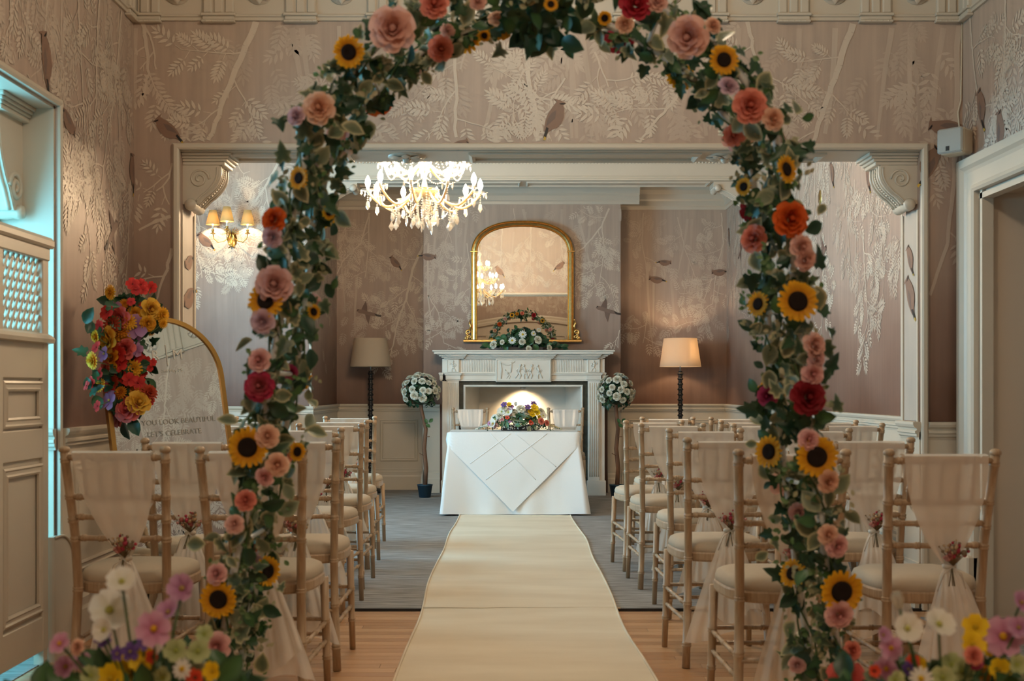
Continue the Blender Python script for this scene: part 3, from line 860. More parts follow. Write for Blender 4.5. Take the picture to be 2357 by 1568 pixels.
def paper(wall, f, inside, seed, drawn=(), autos=(), faint=12, u0=0, u1=1, zlo=1.45, zhi=2.95, leaf=.13):
    r = random.Random(seed); k = MB()
    g = lambda x, z, h: f(x, z, h); g2 = lambda x, z, h: f(x, z, h + .0012)
    for i in range(faint):            # pale background layer
        x = r.uniform(u0, u1); z = r.uniform(zlo, zhi)
        t = r.uniform(.10, .30)
        for j in range(r.randint(2, 5)):
            compound(k, g, inside, r, x + r.uniform(-.15, .15), z + r.uniform(-.15, .15), r.uniform(-2.6, -.5), leaf*r.uniform(.8, 1.2), t)
        if r.random() < .4:
            p, a = wander(r, x, min(zhi, z+.5), -pi/2 + r.uniform(-.2, .2), r.uniform(.5, 1.1), 8, .06)
            stroke(k, g, inside, p, .03, .012, t*.8)
    for pts, w0, w1, t, kw in drawn:
        t = min(.95, t*1.0)
        trunk(k, g2, inside, r, pts, w0, w1, t, leaf=leaf, **kw)
    for x, ztop, ang, L, t in autos:
        t = min(.95, t*1.0)
        p, a = wander(r, x, ztop, ang, L, 8, .10)
        trunk(k, g2, inside, r, p, .020, .006, t, leaf=leaf)
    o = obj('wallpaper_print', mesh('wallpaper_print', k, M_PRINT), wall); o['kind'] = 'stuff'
    return k
def PX(x, y, d=YO): return ((x-VPX)/F_PX*d, CAM_H + (VPY-y)/F_PX*d)

# opening wall, near face
f_open = lambda u, z, h=.0006: (u, YO-h, z)
def in_open(u, z): return XL < u < XR and .955 < z < 2.984 and not (OX0-.035 < u < OX1+.035 and z < OZ+.035)
D = []
def dl(pts, w0, w1, t, d=YO, **kw): return ([PX(*p, d) for p in pts], w0, w1, t, kw)
D.append(dl([(592,50),(560,120),(520,215),(492,300),(470,338)], .034, .020, .48, step=.15))
D.append(dl([(330,52),(338,120),(342,170),(322,240)], .022, .008, .45, step=.12))
D.append(dl([(330,52),(348,90),(360,160)], .012, .008, .40, step=.14))
D.append(dl([(1202,90),(1215,150),(1222,215),(1238,270),(1238,338)], .024, .020, .58, step=.13))
D.append(dl([(1048,110),(1050,230),(1048,338)], .016, .016, .50, step=.17))
D.append(dl([(1570,200),(1545,240),(1500,290),(1465,335)], .018, .010, .52, step=.12))
D.append(dl([(1965,55),(1930,150),(1905,230),(1882,290),(1868,338)], .034, .020, .44, step=.15))
D.append(dl([(1722,50),(1735,120),(1760,190)], .022, .008, .42, step=.12))
D.append(dl([(2205,60),(2200,300),(2195,420),(2180,560),(2140,680)], .030, .016, .22, step=.45))
D.append(dl([(400,495),(360,510),(320,530)], .018, .010, .5, step=9))
D.append(dl([(398,560),(385,620),(355,700)], .022, .008, .5, step=.14, zmin=.9))
D.append(dl([(310,640),(300,720)], .010, .008, .4, step=.1, zmin=.9))
D.append(dl([(1080,70),(1060,160)], .014, .008, .3, step=.14))
D.append(dl([(1300,180),(1270,230),(1222,222)], .010, .008, .5, step=.07))
D.append(dl([(1370,120),(1400,200)], .010, .006, .45, step=.06))
D.append(dl([(780,60),(770,200),(790,300)], .02, .01, .3, step=.16))
D.append(dl([(398,365),(385,420),(360,440)], .010, .006, .5, step=.06))
paper(w_open, f_open, in_open, 11, D, faint=46, u0=XL, u1=XR, zlo=2.4, zhi=2.95, leaf=.125)
for (x, y, s, fl, an) in ((388,294,.14,1,.15),(1272,268,.16,-1,-.25),(2180,290,.17,1,.75),(1790,306,.12,1,0)):
    u, z = PX(x, y); bird(w_open, f_open, u, z, s, fl, an)
u, z = PX(2150, 378, 5.95); bird(w_open, f_open, u-.012, z, .17, 1, -1.15)
u, z = PX(1056, 326); k_ = bird(w_open, f_open, u, z-.012, .09, -1, .5, tip=False)
# left and right walls of the near room
f_left = lambda u, z, h=.0006: (XL+h, u, z)
def in_left(u, z): return .955 < z < 2.984 and YN < u < YO-.005 and not (u < BAY1+.035 and u > BAY0-.035 and z < BAYZ+.035)
A = [(5.75, 2.97, -pi/2-.25, 1.1, .42), (5.45, 2.97, -pi/2-.1, 1.2, .45), (5.15, 2.97, -pi/2+.1, .9, .42), (4.85, 2.97, -pi/2-.1, .6, .4), (4.5, 2.97, -pi/2, .55, .42), (4.1, 2.97, -pi/2, .5, .42), (5.92, 2.3, -pi/2-.05, .8, .4)]
A += [(a, 2.97, -pi/2 + .2*((i % 3)-1), 1.2, .42) for i, a in enumerate((-2.2, -1.6, -1, -.4, .2, .8, 1.4, 2.0))]
paper(w_left, f_left, in_left, 21, (), A, faint=60, u0=2.4, u1=YO, zlo=2.0, leaf=.13)
for (d, z, s, fl, an, fy) in ((5.06, 2.28, .15, -1, 1.3, 0), (4.80, 2.47, .20, -1, -.9, 0), (5.62, 1.86, .22, -1, 0, 1), (5.93, 2.22, .16, 1, -.6, 0)):
    bird(w_left, f_left, d, z, s, fl, an, bool(fy))
f_right = lambda u, z, h=.0006: (XR-h, u, z)
def in_right(u, z): return .955 < z < 2.984 and YN < u < YO-.005 and not (DR0-.18 < u < DR1+.18 and z < DRZ+.18)
A = [(5.85-.42*i, 2.97, -pi/2 + .22*((i % 3)-1), .75 if i < 4 else 1.5, .45) for i in range(19)]
A += [(3.9, 2.2, -.3, .9, .5), (3.0, 2.0, -2.6, .8, .5), (2.1, 1.9, -.6, .8, .5)]
paper(w_right, f_right, in_right, 31, (), A, faint=70, u0=1, u1=YO, zlo=1.6, leaf=.13)
bird(w_right, f_right, 5.72, 2.49, .17, 1, -1.0); bird(w_right, f_right, 5.50, 2.33, .17, 1, -.8)
# near wall (seen in the mirrors) and the far side of the opening wall
f_near = lambda u, z, h=.0006: (u, YN+h, z)
def in_near(u, z): return XL < u < XR and 2.16 < z < 2.984
paper(w_near, f_near, in_near, 41, (), [(-1.6+.5*i, 2.97, -pi/2+.1*((i % 3)-1), .7, .5) for i in range(8)], faint=20, u0=XL, u1=XR, zlo=2.2)
f_openb = lambda u, z, h=.0006: (u, YO2+h, z)
def in_openb(u, z): return XI < u < XR2 and .955 < z < 3.48 and not (OX0-.04 < u < OX1+.04 and z < OZ+.04)
paper(w_open, f_openb, in_openb, 51, (), [(-2.9+.45*i, 3.45, -pi/2+.12*((i % 3)-1), .95, .55) for i in range(12)], faint=40, u0=XI, u1=XR2, zlo=2.4, zhi=3.4)
bird(w_open, f_openb, -.25, 2.72, .17, 1, 0); bird(w_open, f_openb, -1.05, 2.85, .17, -1, .5); bird(w_open, f_openb, .7, 2.8, .17, -1, .2)
# jamb faces of the opening
for X, sd, ps in ((OX0, 1, ((600,.14,1.2),(680,.2,1.2))), (OX1, -1, ((597,.14,-1.2),(683,.2,-1.2)))):
    fj = lambda u, z, h=.0006, X=X, sd=sd: (X + sd*(h+.0005), u, z)
    q = MB(); q.box(min(X, X+sd*.0006), max(X, X+sd*.0006), YO+.045, YO2-.03, .955, OZ-.30)
    obj('jamb_paper', mesh('jamb_paper', q, plain('jamb_paper', (.46,.40,.34), .5, noise=.1, scale=6, stretch=(1,3,.4))), w_open)
    for y_, s, an in ps:
        d = 6.11; z = CAM_H + (VPY-y_)/F_PX*d
        bird(w_open, fj, d, z, s, 1, an)
# back wall niches
f_back = lambda u, z, h=.0006: (u, YB-h, z)
def in_niche(u, z): return (XN < u < CX0-.003 or CX1+.003 < u < XR2) and .955 < z < 3.095
B = lambda pts, w0, w1, t, **kw: dl(pts, w0, w1, t, YB, **kw)
D = [B([(850,490),(830,560),(790,600),(776,630)], .016, .010, .5, step=.16), B([(850,490),(850,560),(840,640)], .014, .008, .45, step=.14),
     B([(975,565),(950,620),(935,690),(915,740),(905,790),(898,820)], .03, .010, .55, step=.15), B([(935,690),(955,730),(965,790)], .012, .006, .5, step=.10), B([(928,700),(900,720),(880,730)], .012, .006, .5, step=.2),
     B([(790,500),(800,560)], .01, .006, .45, step=.09), B([(1660,490),(1665,560),(1650,620),(1640,700)], .014, .008, .45, step=.10), B([(1480,490),(1478,560),(1490,640)], .014, .006, .3, step=.2),
     B([(1560,500),(1575,570),(1600,640)], .012, .006, .3, step=.15), B([(1490,720),(1480,790)], .010, .005, .4, step=.08), B([(1640,640),(1615,700),(1605,760)], .012, .006, .35, step=.12)]
paper(w_back, f_back, in_niche, 61, D, faint=22, u0=XN, u1=CX0, zlo=1.8, zhi=3.0, leaf=.115)
paper(w_back, f_back, in_niche, 62, (), faint=18, u0=CX1, u1=XR2, zlo=1.8, zhi=3.0, leaf=.115)
for (x, y, s, fl, an, fy) in ((911,603,.15,1,.0,0),(845,722,.26,1,.5,1),(1530,603,.13,-1,.9,0),(1655,625,.15,1,.9,0),(1511,642,.15,1,.7,0)):
    u, z = PX(x, y, YB); bird(w_back, f_back, u, z, s, fl, an, bool(fy))
f_br = lambda u, z, h=.0006: (u, YC-h, z)
def in_br(u, z): return CX0+.003 < u < CX1-.003 and 1.53 < z < 3.095
B = lambda pts, w0, w1, t, **kw: dl(pts, w0, w1, t, YC, **kw)
D = [B([(1405,470),(1385,520),(1345,570),(1310,590)], .020, .010, .5, step=.14), B([(1385,520),(1392,580),(1380,650)], .012, .006, .5, step=.09), B([(985,560),(985,680),(995,760)], .02, .012, .35, step=.2),
     B([(985,680),(1010,720),(1022,790)], .012, .006, .45, step=.11), B([(1180,470),(1188,520)], .012, .008, .4, step=.12), B([(1075,560),(1085,640),(1080,700)], .010, .005, .5, step=.10), B([(1020,500),(1040,560)], .010, .005, .35, step=.12), B([(1425,760),(1420,830)], .008, .005, .75, step=.06)]
paper(w_breast, f_br, in_br, 71, D, faint=34, u0=CX0, u1=CX1, zlo=2.0, zhi=3.05, leaf=.115)
u, z = PX(986, 589, YC); bird(w_breast, f_br, u, z, .15, -1, .95)
u, z = PX(1396, 716, YC); bird(w_breast, f_br, u, z, .26, 1, .45, True)
# far left wall and niche return
f_fl = lambda u, z, h=.0006: (u, YL-h, z)
def in_fl(u, z): return XI < u < XN-.015 and .955 < z < 3.29
B = lambda pts, w0, w1, t, **kw: dl(pts, w0, w1, t, YL, **kw)
D = [B([(640,375),(610,430),(575,480),(540,510),(500,530)], .024, .010, .6, step=.12), B([(610,430),(625,500),(618,560)], .012, .006, .6, step=.08), B([(545,375),(560,400),(575,395)], .010, .006, .5, step=.12), B([(445,460),(460,520),(455,580),(465,640)], .012, .006, .8, step=.07), B([(505,385),(530,470)], .014, .006, .45, step=.14), B([(560,560),(575,610)], .010, .005, .45, step=.06)]
paper(w_farl, f_fl, in_fl, 81, D, faint=30, u0=-3.1, u1=XN, zlo=2.2, zhi=3.2, leaf=.125)
u, z = PX(474, 552, YL); bird(w_farl, f_fl, u, z, .17, 1, .1)
f_ret = lambda u, z, h=.0006: (XN+h, u, z)
paper(w_farl, f_ret, lambda u, z: YL+.02 < u < YB and .955 < z < 3.09, 82, (), [(11.6+.35*i, 3.05, -pi/2, 1.0, .45) for i in range(4)], faint=8, u0=YL, u1=YB)
# far right wall
f_fr = lambda u, z, h=.0006: (XR2-h, u, z)
def in_fr(u, z): return YO2+.01 < u < YB and .955 < z < 3.28
A = [(6.8+.42*i, 3.25, -pi/2+.12*((i % 3)-1), 1.1+.5*((i*7) % 3)/2, .55 if i % 2 else .4) for i in range(15)]
A += [(9.0, 2.3, -pi/2+.1, .85, .75), (8.0, 2.2, -pi/2-.1, .7, .6), (10.6, 2.3, -pi/2, .8, .55)]
paper(w_farr, f_fr, in_fr, 91, (), A, faint=60, u0=6.5, u1=YB, zlo=1.9, zhi=3.2, leaf=.13)
for (x, y, s, an, fy) in ((1893,592,.30,.3,1),(1915,400,.17,-1.1,0),(1998,408,.17,-1.1,0),(1705,580,.22,.2,1),(1678,545,.17,-1.0,0)):
    d = XR2*F_PX/(x-VPX); z = CAM_H + (VPY-y)/F_PX*d
    bird(w_farr, f_fr, d, z, s, 1, an, bool(fy))
# ================================================================ FIREPLACE, MIRROR, HEARTH LIGHT
FX = .172                      # centre of chimneypiece
fp = thing('fireplace', 'carved white marble fireplace with fluted frieze and dark green slips', 'fireplace', (FX, YC, .004))
YF = 12.24
yb = YC - .042
for sd in (-1, 1):              # jambs: plinth, pilaster
    k = MB()
    xc = FX + sd*.762
    k.bbox(xc-.10, xc+.10, YF, yb, .0, .16, b=.006); k.bbox(xc-.088, xc+.088, YF+.03, yb, .16, 1.20, b=.003)
    part(fp, 'jamb', k, M_MARBLE, True)
for sd in (-1, 1):
    k = MB(); xc = FX + sd*.735
    k.bbox(xc-.062, xc+.062, YF+.008, YF+.04, .16, 1.21, b=.003)
    for i in range(5):
        xx = xc - .045 + .0225*i
        k.tube([(xx, YF+.008, .20), (xx, YF+.008, 1.18)], .0075, 6)
    part(fp, 'fluted_pilaster', k, M_MARBLE, True)
    k = MB()
    for z0, z1, e in ((1.20, 1.212, .004), (1.212, 1.26, .012), (1.26, 1.273, .022), (1.273, 1.288, .028)):
        k.bbox(xc-.066-e, xc+.066+e, YF-e+.006, YF+.06, z0, z1, b=.003)
        k.bbox(FX+sd*.85-.02-e*.6, FX+sd*.85+e*.6, YF+.03-e, yb, z0, z1, b=.003)
    part(fp, 'capital', k, M_MARBLE, True)
    k = MB(); k.bbox(xc-.066, xc+.066, YF+.006, yb, 1.288, 1.432, b=.003)
    # little carved figure on the corner block
    g9 = lambda z: 1.288 + (z-1.20)*.72
    fg = [((0, g9(1.362)), .011), ((.004, g9(1.33)), .015), ((0, g9(1.30)), .014), ((-.004, g9(1.27)), .013)]
    for (a, z), r_ in fg: k.ball((xc+a*sd, YF+.006, z), r_, 8, 6, smooth=True)
    for pts in ([(.012,1.335),(.03,1.32),(.036,1.345)], [(-.012,1.335),(-.028,1.31),(-.02,1.29)], [(.006,1.265),(.016,1.24),(.010,1.215)], [(-.006,1.265),(-.02,1.245),(-.026,1.218)]):
        k.tube([(xc+a*sd, YF+.004, g9(z)) for a, z in pts], .006, 6)
    k.frame([(xc-.058,1.294),(xc+.058,1.294),(xc+.058,1.426),(xc-.058,1.426)], [(-.004,0),(0,.006),(.004,0)], lambda u, v, h: (u, YF+.006-h, v))
    part(fp, 'corner_block', k, M_MARBLE, True)
    k = MB(); k.bbox(FX+sd*.80, FX+sd*.85, YF+.03, yb, 1.288, 1.432, b=.003); part(fp, 'return_block', k, M_MARBLE, True)
# frieze with flutes
k = MB(); k.bbox(FX-.672, FX+.672, YF+.03, yb, 1.20, 1.44, b=.003)
k.prism([(.03,1.262),(.012,1.265),(.008,1.278),(.03,1.284)], FX-.672, FX+.672, lambda p, q, a: (a, YF+p, q)); k.prism([(.03,1.20),(.018,1.20),(.018,1.214),(.03,1.22)], FX-.672, FX+.672, lambda p, q, a: (a, YF+p, q))
part(fp, 'frieze', k, M_MARBLE, True)
k = MB()
for sd in (-1, 1):
    for i in range(20):
        xx = FX + sd*(.305 + i*.0176)
        k.tube([(xx, YF+.029, 1.295), (xx, YF+.029, 1.418), (xx+.0044, YF+.029, 1.425), (xx+.0088, YF+.029, 1.418)], .0036, 5)
o = part(fp, 'flutes', k, M_MARBLE, True); o['kind'] = 'stuff'
# tablet with a relief of dancing children
k = MB(); k.bbox(FX-.29, FX+.29, YF-.02, yb, 1.19, 1.432, b=.004)
k.frame([(FX-.278,1.20),(FX+.278,1.20),(FX+.278,1.422),(FX-.278,1.422)], [(-.005,0),(0,.006),(.005,0)], lambda u, v, h: (u, YF-.02-h, v))
k.tube([(FX-.25+.02*i, YF-.021, 1.405-.04*sin(pi*i/8)) for i in range(9)], .006, 6)
k.box(FX-.27, FX+.27, YF-.024, YF-.02, 1.208, 1.222)
def putto(x, h, lean, sd):
    z = 1.222; h *= .80
    k.ball((x+lean*.09, YF-.022, z+h*.90), h*.085, 8, 6, smooth=True)
    k.tube([(x+lean*.08, YF-.022, z+h*.80), (x+lean*.04, YF-.024, z+h*.64), (x, YF-.022, z+h*.46)], [h*.055, h*.085, h*.075], 8)
    k.tube([(x, YF-.022, z+h*.46), (x+sd*h*.12, YF-.023, z+h*.24), (x+sd*h*.05, YF-.022, z)], [h*.07, h*.055, h*.035], 6)
    k.tube([(x, YF-.022, z+h*.46), (x-sd*h*.10, YF-.022, z+h*.25), (x-sd*h*.22, YF-.022, z+h*.04)], [h*.07, h*.05, h*.035], 6)
    k.tube([(x+lean*.07, YF-.022, z+h*.74), (x+sd*h*.18, YF-.022, z+h*.62), (x+sd*h*.24, YF-.022, z+h*.76)], [h*.04, h*.035, h*.03], 6)
    k.tube([(x+lean*.07, YF-.022, z+h*.74), (x-sd*h*.16, YF-.022, z+h*.58), (x-sd*h*.10, YF-.022, z+h*.48)], [h*.04, h*.035, h*.03], 6)
for (x, h, le, sd) in ((-.155,.13,-.4,1),(-.05,.20,.2,1),(.02,.195,-.2,-1),(.07,.195,.2,1),(.165,.19,-.2,-1)): putto(FX+x, h, le, sd)
k.tube([(FX-.235, YF-.021, 1.225), (FX-.23, YF-.021, 1.32), (FX-.24, YF-.021, 1.39)], .010, 6); k.tube([(FX-.13, YF-.021, 1.29), (FX-.125, YF-.021, 1.40)], .008, 6)
part(fp, 'relief_tablet', k, M_MARBLE, True, label='carved relief of dancing children')
# mantel shelf
k = MB()
for z0, z1, e, yy in ((1.43, 1.443, .0, .0), (1.443, 1.456, .025, -.022), (1.456, 1.470, .05, -.045), (1.470, 1.480, .07, -.065), (1.480, 1.503, .10, -.10), (1.503, 1.52, .115, -.112)):
    k.bbox(FX-.83-e, FX+.83+e, YF+yy, yb, z0, z1, b=.004)
    if z1 < 1.485:
        for c, wd in ((0, .31), (-.70, .08), (.70, .08)): k.bbox(FX+c-wd-e*.5, FX+c+wd+e*.5, YF+yy-.022, YF+.1, z0, z1, b=.004)
part(fp, 'mantel_shelf', k, M_MARBLE, True)
# green marble slips, white inner edging
k = MB(); k.box(FX-.685, FBX0-.018, YF+.06, yb+.02, .0, 1.21); k.box(FBX1+.018, FX+.685, YF+.06, yb+.02, .0, 1.21); k.box(FBX0-.02, FBX1+.02, YF+.06, yb+.02, FBZ+.018, 1.21)
part(fp, 'green_slip', k, M_GREENM, True)
k = MB(); k.frame([(FBX0,0),(FBX0,FBZ),(FBX1,FBZ),(FBX1,0)], [(-.02,0),(-.02,.02),(-.008,.026),(.002,.02),(.002,-.05)], lambda u, v, h: (u, YF+.06-h, v), closed=False)
part(fp, 'slip_edging', k, M_MARBLE, True)
# firebox lined with marble slabs: splayed cheeks
k = MB(); zt = FBZ
k.add([(FBX0, YF+.08, 0), (FBX0+.13, YB-.02, 0), (FBX0+.13, YB-.02, zt), (FBX0, YF+.08, zt)], [(0,1,2,3)]); part(fp, 'firebox_cheek', k, M_MARBLE, True)
k = MB(); k.add([(FBX1, YF+.08, 0), (FBX1-.13, YB-.02, 0), (FBX1-.13, YB-.02, zt), (FBX1, YF+.08, zt)], [(0,1,2,3)]); part(fp, 'firebox_cheek', k, M_MARBLE, True)
k = MB(); k.box(FBX0+.125, FBX1-.125, YB-.025, YB-.015, 0, zt); part(fp, 'firebox_back', k, M_MARBLE, True)
k = MB(); k.box(FBX0, FBX1, YF+.08, YB-.02, zt, zt+.012); part(fp, 'firebox_ceiling', k, M_MARBLE, True)
k = MB(); k.box(FBX0, FBX1, YF+.02, YB-.02, .0, .012); part(fp, 'hearth', k, M_GREENM, True)
# the hearth spotlight
hl = thing('hearth_spotlight', 'small recessed spotlight glowing inside the top of the marble firebox', 'light', ((1205-VPX)/F_PX*12.6, 12.72, zt-.03))
k = MB(); k.lathe([(.03,0),(.036,.005),(.036,.03),(.001,.03)], 16); part(hl, 'housing', k, M_SILVER)
k = MB(); k.lathe([(.001,.004),(.026,.004),(.026,.0)], 16); part(hl, 'lens', k, emit('hearth_lens', (1,.75,.42), 25))
L = bpy.data.lights.new('hearth_lamp', 'SPOT'); L.energy = 40; L.color = (1,.72,.40); L.spot_size = radians(110); L.spot_blend = .8; L.shadow_soft_size = .03
lo = bpy.data.objects.new('hearth_lamp', L); COL.objects.link(lo); lo.parent = hl; lo.location = (0, 0, -.012); lo.rotation_euler = (radians(38), 0, 0)

# ---- overmantel mirror
mirM = Matrix.Translation((.165, YC-.045, 1.62)) @ Matrix.Rotation(radians(-.62), 4, 'Z') @ Matrix.Rotation(radians(1.35), 4, 'X')
om = thing('overmantel_mirror', 'gilt arched overmantel mirror hanging above the marble mantel shelf', 'mirror', M=mirM)
HW, HS, HT = .494, .93, 1.24
def arch_loop(hw, hs, ht, z0, n=22):
    pts = [(-hw, z0)]
    for i in range(n+1):
        a = pi - pi*i/n
        ex = 2.5
        c, s_ = cos(a), sin(a)
        pts.append((hw*math.copysign(abs(c)**(2/ex), c), hs + (ht-hs)*abs(s_)**(2/ex*1.05)))
    pts.append((hw, z0)); return pts
lp = arch_loop(HW, HS, HT, .02)
def mf(u, v, h): return (u, -h, v)
k = MB(); k.frame(lp, [(-.055,.0),(-.055,.014),(-.048,.02),(-.042,.014),(-.034,.034),(-.018,.040),(-.004,.030),(.002,.020),(.006,.026),(.012,.02),(.012,.0)], mf, closed=False)
# loop runs left foot -> crown -> right foot, so outward is the left-hand side
part(om, 'gilt_frame', k, M_GOLD)
k = MB(); inner = arch_loop(HW-.004, HS, HT-.004, .01)
k.add([mf(u, v, .010) for u, v in inner], [tuple(range(len(inner)))]); g_ = part(om, 'mirror_plate', k, M_MIRROR)
k = MB()
for sd in (-1, 1): k.bbox(sd*(HW+.022)-.04, sd*(HW+.022)+.04, -.048, -.005, .957, .970, b=.004)
part(om, 'frame_collar', k, M_GOLD)
k = MB(); k.prism([(0,-.004),(-.045,-.004),(-.055,.005),(-.055,.018),(-.045,.026),(0,.03)], -.63, .63, lambda p, q, a: (a, p, q)); part(om, 'base_bar', k, M_GOLD)
for sd in (-1, 1):
    k = MB()
    def sc(cx, cz, R, turns, r0, a0=0, dr=1):
        k.tube([(sd*(cx + R*(1-i/30)*cos(a0+dr*i/24*turns*2*pi)), -.03, cz + R*(1-i/30)*sin(a0+dr*i/24*turns*2*pi)) for i in range(25)], [r0*(1-.5*i/25) for i in range(25)], 8)
    sc(.575, .105, .030, 1.3, .013, -pi/2); sc(.60, .045, .022, 1.2, .010, pi/2); sc(.565, .05, .020, 1, .010)
    k.tube([(sd*.562, -.03, .13), (sd*.552, -.03, .17), (sd*.566, -.03, .20), (sd*.556, -.03, .235)], [.012, .012, .010, .004], 8)
    k.ball((sd*.565, -.03, .20), .013, 8, 6, smooth=True); k.ball((sd*.60, -.03, .04), .013, 8, 6, smooth=True); k.ball((sd*.555, -.03, .235), .009, 8, 6, smooth=True)
    part(om, 'scroll_foot', k, M_GOLD)
# ================================================================ RUNNER
rnd = random.Random(9)
k = MB()
def rx(v, sd):
    # gently wavering edges
    return (-.435 if sd < 0 else .565) + .012*sin(v*9+sd) + .008*sin(v*23+2*sd)
RY0, RY1 = 2.35, 10.335
def rf(u, v):
    y_ = RY0 + (RY1-RY0)*v
    x0, x1 = rx(v, -1), rx(v, 1)
    z = .009 + .003*sin(v*40 + u*2) * (1 if v > .3 else .4) + .004*math.exp(-((y_-5.93)/.04)**2)
    return (x0 + (x1-x0)*u, y_, z)
k.grid(rf, 10, 160)
rn = thing('aisle_runner', 'long cream fabric aisle runner laid over the floor up to the table', 'runner', (.06, 5.6, .006))
part(rn, 'carpet_strip', k, M_RUNNER, True)
k = MB(); k.tube([(rx((5.93-RY0)/(RY1-RY0), -1) + 1.0*i/10, 5.93 + .006*sin(i*1.7), .0115) for i in range(11)], .0045, 6); part(rn, 'seam', k, M_RUNNER, True)
for sd in (-1, 1):
    k = MB(); k.tube([(rx(v/120, sd), RY0+(RY1-RY0)*v/120, .010+.003*sin(v/120*40 + (2 if sd > 0 else 0))*(1 if v/120 > .3 else .4)) for v in range(121)], .006, 6); part(rn, 'bound_edge', k, M_RUNNER, True)

# ================================================================ CHAIRS
def bamboo(pts, r0, r1, rings, n=9):
    # tube along a polyline with paired ring beads at given fractions
    P = [Vector(p) for p in pts]; acc = [0]
    for i in range(1, len(P)): acc.append(acc[-1] + (P[i]-P[i-1]).length)
    L = acc[-1]
    def at(t):
        d = t*L
        for i in range(1, len(P)):
            if d <= acc[i] + 1e-9:
                return P[i-1].lerp(P[i], (d-acc[i-1])/max(1e-9, acc[i]-acc[i-1]))
        return P[-1]
    ts = {0.0: 0, 1.0: 0}
    for i in range(1, len(P)-1): ts[acc[i]/L] = 0
    for q in rings:
        for o, b_ in ((-.010/L, 0), (-.007/L, .0028), (-.003/L, .0028), (0, .0004), (.003/L, .0028), (.007/L, .0028), (.010/L, 0)):
            if 0 < q+o < 1: ts[q+o] = b_
    tt = sorted(ts)
    k = MB(); k.tube([at(t) for t in tt], [r0 + (r1-r0)*t + ts[t] for t in tt], n); return k
CH = {}
def build_chair():
    root = thing('chiavari_chair', 'x', 'chair', (0, 0, 0))
    def add(name, kb, mat=M_LIME): return part(root, name, kb, mat)
    post = lambda sd: bamboo([(sd*.172, -.205, 0), (sd*.160, -.178, .22), (sd*.154, -.165, .44), (sd*.158, -.180, .62), (sd*.1725, -.235, .905)], .0165, .0150, (.10, .28, .475, .665, .74, .83, .97))
    for sd in (-1, 1):
        kb = post(sd)
        kb.lathe([(.013,0),(.011,.004),(.0185,.008),(.0185,.018),(.012,.025),(.001,.027)], 10, M=Matrix.Translation((sd*.1725, -.235, .900)))
        add('rear_post', kb)
        add('front_leg', bamboo([(sd*.185, .185, 0), (sd*.175, .165, .425)], .0125, .0165, (.30, .62)))
    def bx(z):   # half width and depth of the back at height z
        if z < .62: t = (z-.44)/.18; return .154+.004*t, -.165-.015*t
        t = (z-.62)/.285; return .158+.0145*t, -.180-.055*t
    for nm, z, r_ in (('crest_rail', .888, .0105), ('back_rail', .752, .0095), ('back_rail', .683, .0095), ('back_rail', .610, .0095)):
        hw, yy = bx(z)
        add(nm, bamboo([(-hw, yy, z), (-hw*.4, yy-.012, z), (hw*.4, yy-.012, z), (hw, yy, z)], r_, r_, (.1, .3, .5, .7, .9), 7))
    h1, y1 = bx(.888); h0, y0 = bx(.752)
    for i in range(5):
        u = (i-2)/2.0
        add('spindle', bamboo([(u*h1*.62, y1-.010, .886), (u*h0*.62, y0-.010, .754)], .007, .007, (.35, .7), 7))
    # seat frame: rounded D shape
    out = []
    for i in range(32):
        a = 2*pi*i/32; c, s_ = cos(a), sin(a)
        hw = .185 + .022*s_
        out.append((hw*math.copysign(abs(c)**.62, c), .0 + .185*math.copysign(abs(s_)**.62, s_)))
    kb = MB()
    prof = [(-.03, .425), (.0, .420), (.004, .428), (.004, .452), (0, .458), (-.03, .458)]
    kb.frame(out[::-1], [(-p, z) for p, z in prof], lambda u, v, h: (u, v, h)); kb.add([(u, v, .430) for u, v in out], [tuple(range(32))])
    add('seat_frame', kb)
    kb = MB()
    rings = [(.985, .456), (1.0, .462), (1.0, .474), (.965, .490), (.86, .500), (.5, .506)]
    vs = []; fs = []
    for s_, z in rings: vs += [(u*s_, v*s_, z) for u, v in out]
    for i in range(len(rings)-1):
        for j in range(32): fs.append((i*32+j, i*32+(j+1) % 32, (i+1)*32+(j+1) % 32, (i+1)*32+j))
    fs.append(tuple((len(rings)-1)*32 + j for j in range(32)))
    kb.add(vs, fs, smooth=True)
    add('seat_cushion', kb, M_CUSH)
    for sd in (-1, 1):
        for z in (.26, .19):
            add('stretcher', bamboo([(sd*.180, .177, z), (sd*.166, -.186, z-.01)], .008, .008, (.2, .5, .8), 6))
    for z in (.27, .215): add('stretcher', bamboo([(-.180, .176, z), (.180, .176, z)], .008, .008, (.25, .5, .75), 6))
    add('stretcher', bamboo([(-.166, -.184, .235), (.166, -.184, .235)], .008, .008, (.25, .5, .75), 6))
    return root
chair0 = build_chair()
